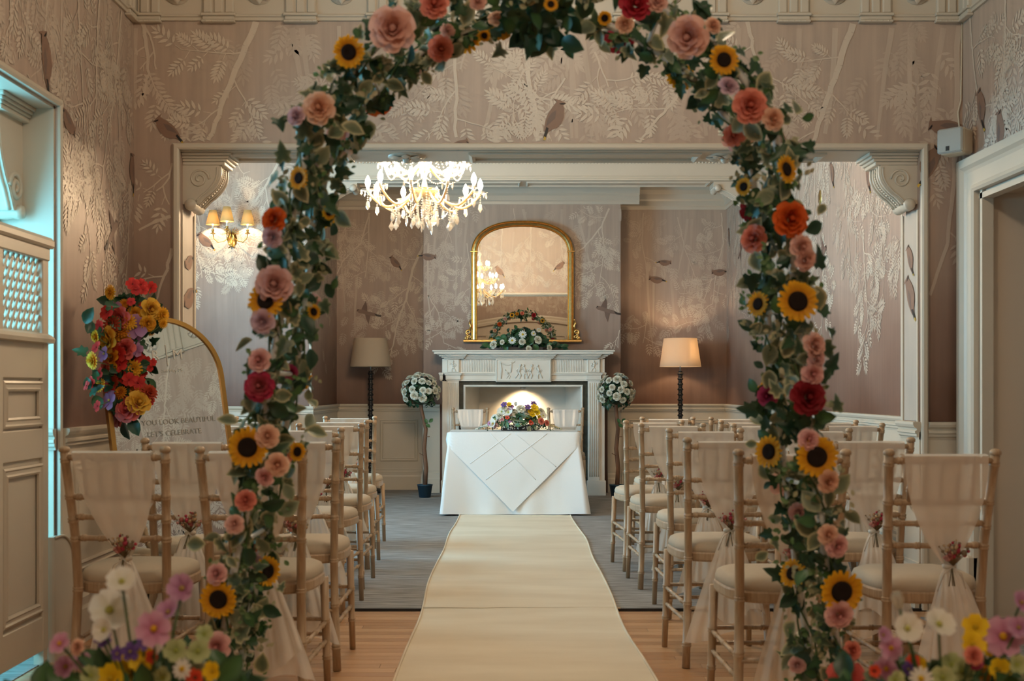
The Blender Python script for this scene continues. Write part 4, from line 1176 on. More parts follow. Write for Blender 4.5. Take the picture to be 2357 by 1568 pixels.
# tulle sash: sheet over the crest, gathered at a tie, flaring skirt below
def sash_mesh(seed, dx=0.0):
    r = random.Random(seed); k = MB()
    ph = [r.uniform(0, 6) for _ in range(6)]
    def fold(u, v): return sin(u*17+ph[0]) * .5 + sin(u*29+ph[1]) * .3 + sin(u*9+ph[2]+v*2)*.4
    ztie = .545 + r.uniform(-.01, .01)
    def back(u, v):
        s_ = (u-.5)*2
        z = .905 - (.905-ztie)*v
        if z > .62: yy = -.180 - .055*(z-.62)/.285
        else: yy = -.180 + .015*(.62-z)/.18
        wd = .016 + .118*(1 - v**2.2)
        return (s_*wd + dx*v, yy - .036 - .003*v - .003*fold(u, v), z)
    k.grid(back, 22, 28)
    def front(u, v):
        # in front of the spindles, then drawn back between the two upper back rails
        s_ = (u-.5)*2; z = .905 - (.905-ztie)*v
        if z > .62: yy = -.180 - .055*(z-.62)/.285
        else: yy = -.180 + .015*(.62-z)/.18
        c = min(1, max(0, (.736-z)/.036)); c = c*c*(3-2*c)
        wd = .016 + .112*(1 - v**2.0)
        return (s_*wd + dx*v, yy + .013*(1-c) - .027*c + .002*fold(u+.3, v), z)
    k.grid(front, 22, 48)
    k.grid(lambda u, v: ((u-.5)*2*.134, -.2465 - .0245*cos(v*pi), .905 + .006*sin(v*pi)), 12, 4)
    def skirt(u, v):
        a = (u-.5)*2
        z = ztie - (ztie-.14-.03*sin(u*5+ph[3]))*v
        wd = .016 + .15*v**.8
        return (a*wd + dx + .02*v*sin(ph[4]), -.215 - .022*min(1, v*4) - .03*v*(1-a*a) - .014*fold(u*1.4, v)*(.2+v), z)
    k.grid(skirt, 30, 16)
    def skirt2(u, v):
        a = (u-.5)*2
        z = ztie - (ztie-.22-.03*sin(u*7+ph[5]))*v
        wd = .014 + .10*v**.7
        return (a*wd + dx + .03*v, -.218 - .026*min(1, v*4) - .045*v*(1-a*a) - .013*fold(u*2, v)*(.2+v), z)
    k.grid(skirt2, 22, 12)
    t = MB()
    t.lathe([(.018,-.008),(.023,-.004),(.023,.004),(.018,.008)], 12, M=Matrix.Translation((dx, -.215, ztie)) @ Matrix.Scale(.75, 4, (0,1,0)))
    for sd in (-1, 1):
        t.tube([(dx, -.24, ztie), (dx+sd*.03, -.245, ztie-.02), (dx+sd*.05, -.245, ztie-.075-.03*(sd > 0))], .0022, 5)
    p = MB()
    cols = [(.55,.36,.20), (.42,.12,.10), (.62,.30,.26), (.50,.06,.10), (.66,.50,.32), (.30,.22,.14)]
    for i in range(26):
        a = r.uniform(-.9, .9); b_ = r.uniform(-.5, .5); L_ = r.uniform(.04, .085)
        tip = Vector((sin(a)*L_, -abs(sin(b_))*L_*.6-.006, cos(a)*L_)); o = Vector((dx+.005, -.236, ztie+.005)); c = r.choice(cols)
        p.tube([o, o+tip*.5, o+tip], [.0018, .0014, .0008], 4, col=(.25,.18,.10))
        p.ball(o+tip*.75, r.uniform(.005, .011), 6, 4, col=c, smooth=True)
        p.ball(o+tip, r.uniform(.003, .007), 5, 4, col=c, smooth=True)
    for i in range(4): p.tube([Vector((dx, -.238, ztie)), Vector((dx+r.uniform(-.02,.02), -.245, ztie-.06))], .0016, 4, col=(.20,.16,.08))
    return mesh('drape', k, M_TULLE), mesh('tie_cord', t, M_TULLE2), mesh('dried_posy', p, M_PETAL)
M_TULLE2 = plain('ribbon', (.62, .55, .46), .6)
SM = [sash_mesh(100+i, (0, .015, -.02, .03)[i]) for i in range(4)]
def sash(M, i, label, group):
    t = thing('tulle_sash', label, 'sash', M=M, group=group)
    dr_, tc, ps = SM[i]
    obj('drape', dr_, t); obj('tie_cord', tc, t); obj('dried_posy', ps, t, label='small posy of dried flowers')
    return t
ORD = ['first', 'second', 'third', 'fourth', 'fifth', 'sixth']
used = [False]
rnd = random.Random(3)
def put_chair(x, ytop, rot, label, lab2, zf=0.004):
    # ytop: where the top of the back stands
    M = Matrix.Translation((x, ytop + .235, zf)) @ Matrix.Rotation(rot, 4, 'Z')
    if not used[0]:
        used[0] = True; c = chair0; c.matrix_world = M
    else: c = copy_tree(chair0, M)
    c['label'] = label; c['category'] = 'chair'; c['group'] = 'limewashed chiavari chairs'
    if lab2: sash(M, rnd.randrange(4), lab2, 'tulle chair sashes')
    return c
SEATS = [
 ('doorway', 0, [(.911, 3.76), (1.389, 3.76)]), ('doorway', 1, [(.878, 4.68), (1.43, 4.68)]), ('doorway', 2, [(.951, 5.66), (1.483, 5.68)]),
 ('doorway', 3, [(.905, 6.50), (1.41, 6.45), (1.91, 6.52)]), ('doorway', 4, [(.876, 7.14), (1.458, 7.14), (1.95, 7.14)]), ('doorway', 5, [(1.085, 7.96), (1.538, 7.96), (2.0, 7.96)]),
 ('window', 0, [(-.851, 3.92), (-1.306, 3.94)]), ('window', 1, [(-.847, 4.62), (-1.247, 4.60)]), ('window', 2, [(-.967, 5.78), (-1.42, 5.70)]),
 ('window', 3, [(-.977, 6.50), (-1.50, 6.50)]), ('window', 4, [(-1.027, 7.22), (-1.60, 7.22)]), ('window', 5, [(-1.087, 8.16), (-1.71, 8.16)])]
POS = ['aisle seat', 'second seat in', 'wall seat']
for side, row_, xs in SEATS:
    for i, (x, yt) in enumerate(xs):
        pos = POS[i]
        rt = rnd.uniform(-.05, .05) + (.04 if side == 'doorway' else -.04)
        put_chair(x, yt, rt,
                  'pale limewashed chair, %s of the %s row past the flower arch, %s side' % (pos, ORD[row_], side),
                  'sheer tulle sash, %s of %s row past the arch, %s side' % (pos, ORD[row_], side), .001 if yt < 5.5 else .004)
# two chairs behind the signing table, facing back to the room
for x, nm in ((-.36, 'taller column of the left lamp'), (.58, 'lit lamp')):
    M = None
    side = 'unlit' if x < 0 else 'lit'
    c = put_chair(x, 11.80 - .47, pi + (.04 if x < 0 else -.04), 'limewashed chair behind the signing table on the side of the %s floor lamp' % side, 'tulle sash on the chair behind the table, on the side of the %s floor lamp' % side)

# ================================================================ TABLE, CLOTHS
TX, TY0, TY1, TZ = .058, 10.34, 11.04, .735
tb = thing('signing_table', 'rectangular folding table hidden under white cloths before the fireplace', 'table', (TX, 10.69, .004))
k = MB(); k.bbox(TX-.55, TX+.55, TY0+.012, TY1-.012, TZ-.035, TZ-.008); part(tb, 'table_top', k, M_LIME, True)
for sx in (-1, 1):
    for yy in (TY0+.08, TY1-.08):
        k = MB(); k.tube([(TX+sx*.48, yy, 0.004), (TX+sx*.48, yy, TZ-.03)], .016, 8); part(tb, 'leg', k, M_BLACKM, True)
r = random.Random(4)
k = MB()
HWT, HDT = .562, (TY1-TY0)/2
def outline(i, n, e):
    # rounded rectangle perimeter, i in 0..n
    P = []
    return None
NP = 240
per = []
R_ = .035
for i in range(NP):
    t = i/NP*4; sdn = int(t); u = t - sdn
    cs = [(-1,-1),(1,-1),(1,1),(-1,1)]
    a = cs[sdn]; b_ = cs[(sdn+1) % 4]
    per.append(((a[0]+(b_[0]-a[0])*u)*HWT, (a[1]+(b_[1]-a[1])*u)*HDT, u, sdn))
def skirtp(i, v):
    x, y_, u, sdn = per[i % NP]
    corner = max(0, 1 - min(u, 1-u)/.14)
    nx, ny = [(0,-1),(1,0),(0,1),(-1,0)][sdn]
    f = sin(u*pi)**.5
    wv = .010*sin(u*23+sdn*2) + .008*sin(u*11+1.3*sdn)
    cx, cy = (math.copysign(1, x), math.copysign(1, y_))
    o = v*(.012 + wv*v)
    px_ = x + nx*o + cx*corner**1.6*.085*v**.8; py_ = y_ + ny*o + cy*corner**1.6*.075*v**.8
    z = TZ - (TZ-.012)*v + (.012*corner*v)
    return (TX+px_, (TY0+TY1)/2+py_, max(.008, z))
NV = 12
vs = []
for j in range(NV+1): vs += [skirtp(i, j/NV) for i in range(NP)]
fs = [(j*NP+i, j*NP+(i+1) % NP, (j+1)*NP+(i+1) % NP, (j+1)*NP+i) for j in range(NV) for i in range(NP)]
fs.append(tuple(range(NP)))
k.add(vs, fs, smooth=True)
single('tablecloth', k, M_CLOTH, 'floor-length white tablecloth draped over the signing table', 'tablecloth', loc=(TX, 10.69, .01))
# overlay laid cornerwise: diamond with one point hanging to the floor in front
k = MB()
APX = TX - .005
def ov(u, v):
    # front drop: v 0 at the table edge, 1 at the point; u across
    s_ = (u-.5)*2
    half = .70*(1-v)
    x = APX + s_*half
    lim = HWT + .012
    over = max(0, abs(x-TX) - lim)
    z = TZ + .004 - .70*v
    y_ = TY0 - .014 - .022*v - .004*sin(v*5+s_*4)*v*(1-v) - .002*sin(s_*9)*(1-v)
    if over > 0:
        x = TX + math.copysign(lim + .010 + .02*over/.14, s_); y_ = TY0 - .016 + over; z -= over*.55
    return (x, y_, z)
k.grid(ov, 48, 26)
k.grid(lambda u, v: (TX + (u-.5)*2*(HWT+.006), TY0 - .012 + .55*v, TZ + .006), 20, 8)
# pressed fold lines: narrow raised creases
def crease(p0, p1):
    pts = []
    for i in range(13):
        t = i/12; a = p0[0] + (p1[0]-p0[0])*t; b_ = p0[1] + (p1[1]-p0[1])*t
        pts.append((APX + a, TY0 - .0150 - .022*b_ - .004*sin(b_*5 + (a/max(.01, .70*(1-b_)))*4)*b_*(1-b_) - .002*sin(a/max(.01, .70*(1-b_))*9)*(1-b_), TZ + .004 - .70*b_))
    k.tube(pts, .0026, 4)
crease((-.20, .02), (.20, .60)); crease((.30, .02), (-.24, .60)); crease((.02, .02), (.38, .44)); crease((-.02, .02), (-.38, .40))
single('overlay_cloth', k, M_CLOTH2, 'smaller white cloth laid cornerwise over the tablecloth, its point hanging in front', 'tablecloth', loc=(TX, 10.5, .03))

# ================================================================ FLOOR LAMPS
def floor_lamp(loc, lit, label):
    t = thing('floor_lamp', label, 'floor lamp', loc, group=None)
    k = MB(); k.lathe([(.001,0),(.15,0),(.155,.012),(.14,.03),(.10,.045),(.05,.055),(.03,.075)], 24); part(t, 'base', k, M_EBONY)
    prof = [(.018, .07)]; z = .08
    while z < 1.30:
        for r_, dz in ((.018, 0), (.030, .016), (.033, .021), (.030, .026), (.018, .042), (.024, .048), (.024, .052)): prof.append((r_, z+dz))
        z += .056
    k = MB(); k.lathe(prof, 14); part(t, 'turned_column', k, M_EBONY)
    k = MB(); k.tube([(0,0,1.29), (0,0,1.42)], .009, 8); k.lathe([(.001,1.42),(.02,1.42),(.02,1.47),(.001,1.47)], 10); part(t, 'lamp_holder', k, M_SILVER)
    k = MB(); k.lathe([(.222,1.352),(.219,1.354),(.175,1.655),(.177,1.657),(.178,1.655),(.222,1.352)], 40, caps=False); part(t, 'shade', k, M_SHADE)
    if lit:
        L = bpy.data.lights.new('lamp_bulb', 'POINT'); L.energy = 10; L.color = (1, .72, .42); L.shadow_soft_size = .035
        o = bpy.data.objects.new('lamp_bulb', L); COL.objects.link(o); o.parent = t; o.location = (0, 0, 1.52)
    return t
floor_lamp(((853-VPX)/F_PX*12.62, 12.62, .004), False, 'unlit floor lamp with black bobbin column and beige shade left of the fireplace')
floor_lamp(((1566-VPX)/F_PX*12.62, 12.62, .004), True, 'lit floor lamp with black bobbin column and glowing cream shade')

# ================================================================ WALL SCONCES
def sconce(M, label):
    t = thing('wall_sconce', label, 'wall light', M=M)
    k = MB(); k.lathe([(.001,-.012),(.036,-.012),(.044,-.004),(.046,.004),(.046,.0)], 20, M=Matrix.Translation((0,-.006,0)) @ Matrix.Rotation(pi/2, 4, 'X') @ Matrix.Scale(1.5, 4, (0,1,0))); part(t, 'backplate', k, M_BRASS)
    k = MB()
    for sd in (-1, 1):
        k.tube([(sd*.03,-.03,-.085), (-sd*.004,-.035,-.055), (-sd*.024,-.03,0), (-sd*.012,-.035,.06)], .006, 6)
        for i in range(4):
            a = sd*(.25+.28*i)
            k.tube([(sd*.008,-.03,.03), (sin(a)*.05,-.045,.03+cos(a)*.055), (sin(a)*.085+sd*.02,-.05,.03+cos(a)*.088-.008*i)], [.004,.005,.0015], 5)
    part(t, 'reed_sheaf', k, M_BRASS)
    for sx, fy, dz in ((-.165, -.09, .045), (.165, -.09, .045), (0.0, -.22, .058)):
        k = MB()
        k.tube([(sx*.1, -.03, .02), (sx*.4, fy*.6, -.02), (sx*.72, fy*.9, -.035 if sx else -.03), (sx*.95, fy, .0), (sx, fy, dz)], .0048, 7)
        k.lathe([(.022,0),(.024,.004),(.010,.010),(.012,.03),(.015,.034),(.015,.04),(.001,.04)], 12, M=Matrix.Translation((sx, fy, dz)))
        a_ = part(t, 'arm', k, M_BRASS)
        k = MB(); k.lathe([(.010,0),(.010,.07),(.001,.07)], 10, M=Matrix.Translation((sx, fy, dz+.038))); obj('candle_tube', mesh('candle_tube', k, plain('candle_card', (.85,.8,.7), .6)), a_)
        k = MB(); k.lathe([(.066,0),(.034,.138),(.0335,.138),(.0655,0),(.066,0)], 28, caps=False, M=Matrix.Translation((sx, fy, dz+.085))); obj('shade', mesh('shade', k, M_SHADE_Y), a_)
        L = bpy.data.lights.new('sconce_bulb', 'POINT'); L.energy = 8; L.color = (1, .72, .40); L.shadow_soft_size = .014
        o = bpy.data.objects.new('sconce_bulb', L); COL.objects.link(o); o.parent = t; o.location = (sx, fy, dz+.135)
    return t
sconce(Matrix.Translation(((535-VPX)/F_PX*YL, YL, CAM_H+(VPY-552)/F_PX*YL)), 'brass three-arm wall light with small yellow shades on the daylit end wall')
sconce(Matrix.Translation((XR2, 9.10, CAM_H+(VPY-455)/F_PX*9.1)) @ Matrix.Rotation(pi/2, 4, 'Z') @ Matrix.Scale(1,4), 'brass three-arm wall light with small yellow shades on the long side wall')

# ================================================================ CHANDELIER
CHX, CHY = (977-VPX)/F_PX*7.4, 7.4
ch = thing('chandelier', 'crystal chandelier with candle bulbs and bead strands hanging from the ceiling', 'chandelier', (CHX, CHY, ZC2))
def chp(name, kb, mat): return part(ch, name, kb, mat)
Z = lambda z: z - ZC2
k = MB(); k.lathe([(.001,Z(3.50)),(.07,Z(3.50)),(.065,Z(3.47)),(.02,Z(3.455)),(.001,Z(3.45))], 20); chp('ceiling_rose', k, M_BRASS)
k = MB()
for i in range(16):
    zc = 3.445 - i*.031; k.tube([(cos(a)*.008*(1 if i % 2 else .3), cos(a)*.008*(.3 if i % 2 else 1), Z(zc)+sin(a)*.018) for a in [2*pi*j/8 for j in range(8)]], .0025, 5, closed=True)
chp('chain', k, M_BRASS)
k = MB(); k.lathe([(.001,Z(2.95)),(.012,Z(2.94)),(.03,Z(2.90)),(.012,Z(2.86)),(.012,Z(2.80)),(.035,Z(2.75)),(.018,Z(2.70)),(.012,Z(2.62)),(.03,Z(2.56)),(.045,Z(2.53)),(.02,Z(2.48)),(.012,Z(2.44)),(.02,Z(2.40)),(.012,Z(2.34)),(.012,Z(2.24)),(.02,Z(2.22)),(.001,Z(2.20))], 16); chp('stem', k, M_CRYSTAL)
k = MB(); k.lathe([(.02,Z(2.385)),(.085,Z(2.375)),(.092,Z(2.37)),(.088,Z(2.362)),(.06,Z(2.335)),(.02,Z(2.32)),(.001,Z(2.318))], 24); chp('bowl', k, M_GLASSARM)
k = MB(); k.lathe([(.02,Z(2.39)),(.09,Z(2.378)),(.098,Z(2.372)),(.09,Z(2.368)),(.02,Z(2.38))], 24); chp('gilt_ring', k, M_GOLD)
# crystal pieces shared by all
def drop(h, w_):
    k = MB(); n = 6
    vs = [(0,0,0)] + [(w_*.35*cos(2*pi*i/n), w_*.22*sin(2*pi*i/n), -h*.12) for i in range(n)] + [(w_*.5*cos(2*pi*i/n), w_*.3*sin(2*pi*i/n), -h*.62) for i in range(n)] + [(0,0,-h)]
    fs = [(0, 1+i, 1+(i+1) % n) for i in range(n)] + [(1+i, 7+i, 7+(i+1) % n, 1+(i+1) % n) for i in range(n)] + [(13, 7+(i+1) % n, 7+i) for i in range(n)]
    k.add(vs, fs); return k
def kite(h, w_):
    k = MB(); n = 4
    vs = [(0,0,0), (0,0,-h)] + [(w_*.5*cos(pi/4+pi*i/2)*1.3, w_*.25*sin(pi/4+pi*i/2), -h*.6) for i in range(n)]
    k.add(vs, [(0,2+i,2+(i+1) % n) for i in range(n)] + [(1,2+(i+1) % n,2+i) for i in range(n)]); return k
dropS, dropL, kiteL = mesh('crystal_drop', drop(.036, .016), M_CRYSTAL), mesh('crystal_drop', drop(.060, .028), M_CRYSTAL), mesh('crystal_drop', kite(.066, .040), M_CRYSTAL)
def beads(pts, r_=.0062, gap=.0145):
    k = MB(); P = [Vector(p) for p in pts]; carry = 0
    for i in range(len(P)-1):
        d = (P[i+1]-P[i]).length; t = carry
        while t < d:
            c = P[i].lerp(P[i+1], t/d)
            k.add([c+Vector(q)*r_ for q in ((1,0,0),(-1,0,0),(0,1,0),(0,-1,0),(0,0,1),(0,0,-1))], [(0,2,4),(2,1,4),(1,3,4),(3,0,4),(2,0,5),(1,2,5),(3,1,5),(0,3,5)])
            t += gap
        carry = t - d
    return k
bulbm = mesh('bulb', MB().lathe([(.007,0),(.012,.008),(.0175,.026),(.0155,.044),(.008,.062),(.0008,.074)], 10), M_BULB)
panm = MB()
panm.grid(lambda u, v: ((.008+.036*v)*(1+.10*v*cos(u*2*pi*8))*cos(u*2*pi), (.008+.036*v)*(1+.10*v*cos(u*2*pi*8))*sin(u*2*pi), .016*v*v), 32, 3)
panm = mesh('drip_pan', panm, M_CRYSTAL)
slm_ = mesh('candle_sleeve', MB().lathe([(.010,0),(.010,.03),(.007,.034)], 10), plain('sleeve', (.85,.82,.75), .5))
def tier(n, R, zin, zdip, zcup, rin, off, rope=.0085, drops=4):
    for i in range(n):
        a = 2*pi*(i+off)/n; ca, sa = cos(a), sin(a)
        rp = []
        for j in range(17):
            t = j/16
            rr = rin + (R-rin)*(t if t < .75 else .75 + (t-.75)*1.0)
            if t < .6: z = zin + (zdip-zin)*(sin(t/.6*pi/2))
            else: z = zdip + (zcup-zdip)*((t-.6)/.4)**1.6
            rp.append((rr*ca, rr*sa, Z(z)))
        k = MB(); k.tube(rp, rope, 7); arm = chp('arm', k, M_GLASSARM)
        C_ = Vector((R*ca, R*sa, Z(zcup)))
        obj('drip_pan', panm, arm, Matrix.Translation(C_)); obj('candle_sleeve', slm_, arm, Matrix.Translation(C_)); obj('bulb', bulbm, arm, Matrix.Translation(C_ + Vector((0,0,.030))))
        for j in range(drops):
            b_ = a + 2*pi*j/drops + .4
            obj('crystal_drop', dropS, arm, Matrix.Translation(C_ + Vector((.044*cos(b_), .044*sin(b_), .010))) @ Matrix.Rotation(b_, 4, 'Z'))
        yield i, a, C_, rp[8]
lo_pts = []
for i, a, C_, mid in tier(10, .355, 2.37, 2.262, 2.352, .06, .25):
    lo_pts.append((a, C_, Vector(mid)))
    L_ = .05 + .02*(i % 3)
    m_ = Vector(mid)
    k = beads([m_, m_ - Vector((0,0,L_))]); chp('bead_strand', k, M_CRYSTAL)
    obj('crystal_drop', (kiteL if i % 2 else dropL), ch, Matrix.Translation(m_ - Vector((0,0,L_))) @ Matrix.Rotation(a, 4, 'Z'))
    k = beads([C_ - Vector((0,0,.004)), C_ - Vector((0,0,.055))]); chp('bead_strand', k, M_CRYSTAL); obj('crystal_drop', dropL, ch, Matrix.Translation(C_ - Vector((0,0,.055))))
for i in range(10):
    p, q = lo_pts[i][2], lo_pts[(i+1) % 10][2]
    k = beads([p.lerp(q, t/10) - Vector((0,0,.05*sin(pi*t/10))) for t in range(11)]); chp('bead_strand', k, M_CRYSTAL)
up_pts = []
for i, a, C_, mid in tier(8, .250, 2.53, 2.46, 2.522, .04, .1): up_pts.append((C_, Vector(mid)))
for i, a, C_, mid in tier(5, .15, 2.72, 2.66, 2.70, .03, .6): pass
for i in range(8):
    p, q = up_pts[i][0], up_pts[(i+1) % 8][0]
    k = beads([p.lerp(q, t/10) - Vector((0,0,.06*sin(pi*t/10)+.01)) for t in range(11)]); chp('bead_strand', k, M_CRYSTAL)
    k = beads([Vector((0,0,Z(2.88))) .lerp(up_pts[i][1], t/8) - Vector((0,0,.03*sin(pi*t/8))) for t in range(9)], gap=.02); chp('bead_strand', k, M_CRYSTAL)
for i in range(12):
    a = 2*pi*(i+.3)/12; rr = .20; p = Vector((rr*cos(a), rr*sin(a), Z(2.275))); Lh = .05 + .03*(i % 2)
    chp('bead_strand', beads([p, p - Vector((0,0,Lh))], .0068, .015), M_CRYSTAL); obj('crystal_drop', kiteL if i % 2 else dropL, ch, Matrix.Translation(p - Vector((0,0,Lh))) @ Matrix.Rotation(a, 4, 'Z'))
for i in range(14):
    a = 2*pi*i/14; rr = .088 if i % 2 else .055
    p = Vector((rr*cos(a), rr*sin(a), Z(2.365))); Lh = (.15 if i % 2 else .175)
    k = beads([p, p - Vector((rr*.25*cos(a), rr*.25*sin(a), Lh))], .0075, .0165); chp('bead_strand', k, M_CRYSTAL)
    obj('crystal_drop', kiteL if i % 3 else dropL, ch, Matrix.Translation(p - Vector((rr*.25*cos(a), rr*.25*sin(a), Lh))) @ Matrix.Rotation(a, 4, 'Z'))
# ================================================================ FLOWER LIBRARY (local +Z faces the viewer, unit radius)
def mixc(a, b, t): return tuple(a[i] + (b[i]-a[i])*t for i in range(3))
def petal(k, M, L, W, cup, curl, c0, c1, nu=3, nv=3, tip=1.0):
    def fn(u, v):
        s_ = (u-.5)*2
        w_ = W*(sin(pi*min(1, v*.62+.12))**.8) * (1 - tip*max(0, v-.72)**1.2*1.6)
        return M @ Vector((s_*w_, v*L, cup*s_*s_*w_ + curl*v*v*L))
    k.grid(fn, nu, nv, colfn=lambda u, v: mixc(c0, c1, v))
def rose(c_in, c_out, seed, layers=5):
    r = random.Random(seed); k = MB()
    k.lathe([(.15,.10),(.19,.30),(.16,.46),(.08,.56),(.001,.57)], 9, col=c_in, caps=False)
    # furled heart
    k.tube([(.13*cos(a)*(1-a/16), .13*sin(a)*(1-a/16), .53+.004*a) for a in [i*.5 for i in range(22)]], .035, 5, col=mixc(c_in, c_out, .4))
    for l in range(layers):
        t = l/(layers-1); n = 3 + l
        ang = radians(86 - 62*t**1.25)
        for i in range(n):
            a = 2*pi*(i + .5*(l % 2))/n + r.uniform(-.15, .15)
            rb = .13 + .10*t
            M = Matrix.Rotation(a, 4, 'Z') @ Matrix.Translation((0, rb, .16*(1-t)-.02)) @ Matrix.Rotation(ang + r.uniform(-.10, .10), 4, 'X')
            c0, c1 = mixc(c_in, c_out, .2+t*.5), mixc(c_in, c_out, .45+.55*t)
            petal(k, M, .46 + .38*t, .26 + .24*t, .75 - .35*t, -.10 - .26*t, c0, c1, 4, 4, .35)
    return k
def sunflower():
    r = random.Random(1); k = MB(); d = MB()
    for lay, (n, L, tl) in enumerate(((19, .62, .10), (17, .56, .32))):
        for i in range(n):
            a = 2*pi*(i + .5*lay)/n + r.uniform(-.08, .08)
            M = Matrix.Rotation(a, 4, 'Z') @ Matrix.Translation((0, .40, .0)) @ Matrix.Rotation(tl + r.uniform(-.12, .15), 4, 'X')
            petal(k, M, L*r.uniform(.88, 1.05), .125, .25, -.12, (.62, .25, .01), (.86, .47, .02), 2, 3, .9)
    d.lathe([(.48,0),(.49,.05),(.42,.13),(.28,.13),(.12,.09),(.001,.08)], 20, col=(.012,.006,.004))
    g = MB()
    for i in range(10):
        a = 2*pi*i/10; M = Matrix.Rotation(a, 4, 'Z') @ Matrix.Translation((0, .2, -.10))
        petal(g, M, .55, .16, .1, -.1, (.03,.08,.02), (.05,.14,.03), 2, 2, .9)
    return k, d, g
def simple(n, c0, c1, cc, W=.42, tilt=.25, seed=0, rc=.20):
    r = random.Random(seed); k = MB()
    for i in range(n):
        M = Matrix.Rotation(2*pi*i/n, 4, 'Z') @ Matrix.Translation((0, .10, 0)) @ Matrix.Rotation(tilt + r.uniform(-.15, .15), 4, 'X')
        petal(k, M, .88, W, .2, -.08, c0, c1, 3, 3, .25)
    k.ball((0,0,.08), rc, 8, 6, col=cc, smooth=True)
    return k
def tulip(c0, c1, seed=0):
    k = MB()
    for i in range(6):
        M = Matrix.Rotation(2*pi*i/6, 4, 'Z') @ Matrix.Translation((0, .16, -.2)) @ Matrix.Rotation(radians(78 if i % 2 else 86), 4, 'X')
        petal(k, M, 1.1, .44, .5, .10, c0, c1, 3, 3, .4)
    k.ball((0,0,-.05), .3, 8, 6, col=c0, smooth=True)
    return k
def pompon(c0, c1, seed):
    r = random.Random(seed); k = MB()
    for l in range(4):
        n = 7 + l*3
        for i in range(n):
            M = Matrix.Rotation(2*pi*(i + l*.37)/n, 4, 'Z') @ Matrix.Translation((0, .06+.07*l, .22-.07*l)) @ Matrix.Rotation(radians(72-20*l), 4, 'X')
            petal(k, M, .48+.08*l, .13, .3, -.1, c0, c1, 1, 2, .3)
    k.ball((0,0,.1), .3, 8, 6, col=c0, smooth=True)
    return k
def leaf_mesh(kind, c_in, c_edge, seed):
    r = random.Random(seed); k = MB()
    if kind == 'ivy': out = [(0,0),(.22,-.12),(.40,.02),(.30,.22),(.42,.44),(.22,.50),(.15,.72),(0,1.0)]
    elif kind == 'oval': out = [(0,0),(.15,.10),(.30,.32),(.32,.52),(.22,.76),(0,1.0)]
    else: out = [(0,0),(.10,.15),(.15,.40),(.13,.65),(.07,.85),(0,1.0)]
    full = out + [(-x, y_) for x, y_ in out[-2:0:-1]]
    inn = [(x*.60, .5 + (y_-.5)*.74) for x, y_ in full]
    z = lambda x, y_: .30*abs(x) - .22*(y_-.35)**2 + r.uniform(-.015, .015)
    n = len(full)
    vs = [(x, y_, z(x, y_)) for x, y_ in full] + [(x, y_, z(x, y_)) for x, y_ in inn] + [(0, .5, -.02)]
    fs = [(i, (i+1) % n, n+(i+1) % n, n+i) for i in range(n)] + [(n+i, n+(i+1) % n, 2*n) for i in range(n)]
    k.add(vs, fs, col=[c_edge]*n + [mixc(c_in, c_edge, .15)]*n + [c_in], smooth=True)
    return k
GD, GM, GB = (.012,.045,.022), (.03,.085,.035), (.06,.15,.04)
CRM = (.60,.56,.34)
LEAVES = [leaf_mesh('ivy', GD, (.018,.065,.03), 1), leaf_mesh('ivy', GM, (.02,.07,.03), 2), leaf_mesh('oval', GD, (.02,.07,.03), 3), leaf_mesh('oval', (.05,.13,.04), GM, 4),
          leaf_mesh('ivy', (.07,.11,.06), CRM, 5), leaf_mesh('oval', (.09,.13,.075), CRM, 6), leaf_mesh('oval', (.15,.19,.12), (.38,.39,.25), 7), leaf_mesh('ivy', (.03,.075,.045), (.22,.26,.15), 8)]
LEAFM = [mesh('leaf', l, M_LEAF) for l in LEAVES]
SF, SFD, SFG = sunflower()
SFM, SFDM, SFGM = mesh('sunflower', SF, M_PETAL), mesh('seed_disc', SFD, vcol('seed_disc', .9)), mesh('sepals', SFG, M_LEAF)
ROSES = {
 'blush': ((.68,.33,.29),(.84,.54,.46)), 'peach': ((.74,.36,.24),(.86,.58,.43)), 'coral': ((.60,.12,.09),(.80,.30,.22)), 'red': ((.40,.015,.03),(.46,.03,.05)),
 'orange': ((.55,.06,.01),(.70,.13,.02)), 'crimson': ((.55,.20,.20),(.42,.015,.07)), 'wine': ((.22,.01,.015),(.27,.015,.025)), 'dusty': ((.56,.28,.28),(.76,.48,.45)),
 'lilac': ((.52,.32,.42),(.74,.55,.62)), 'pink': ((.66,.23,.25),(.86,.54,.51)), 'magenta': ((.35,.02,.09),(.42,.05,.14)), 'white': ((.72,.66,.50),(.80,.77,.66)),
 'amber': ((.60,.20,.01),(.72,.33,.02)), 'saffron': ((.70,.32,.02),(.80,.46,.06)), 'rosered': ((.55,.05,.05),(.68,.15,.13))}
RM = {n: mesh('rose', rose(a, b_, i), M_PETAL) for i, (n, (a, b_)) in enumerate(ROSES.items())}
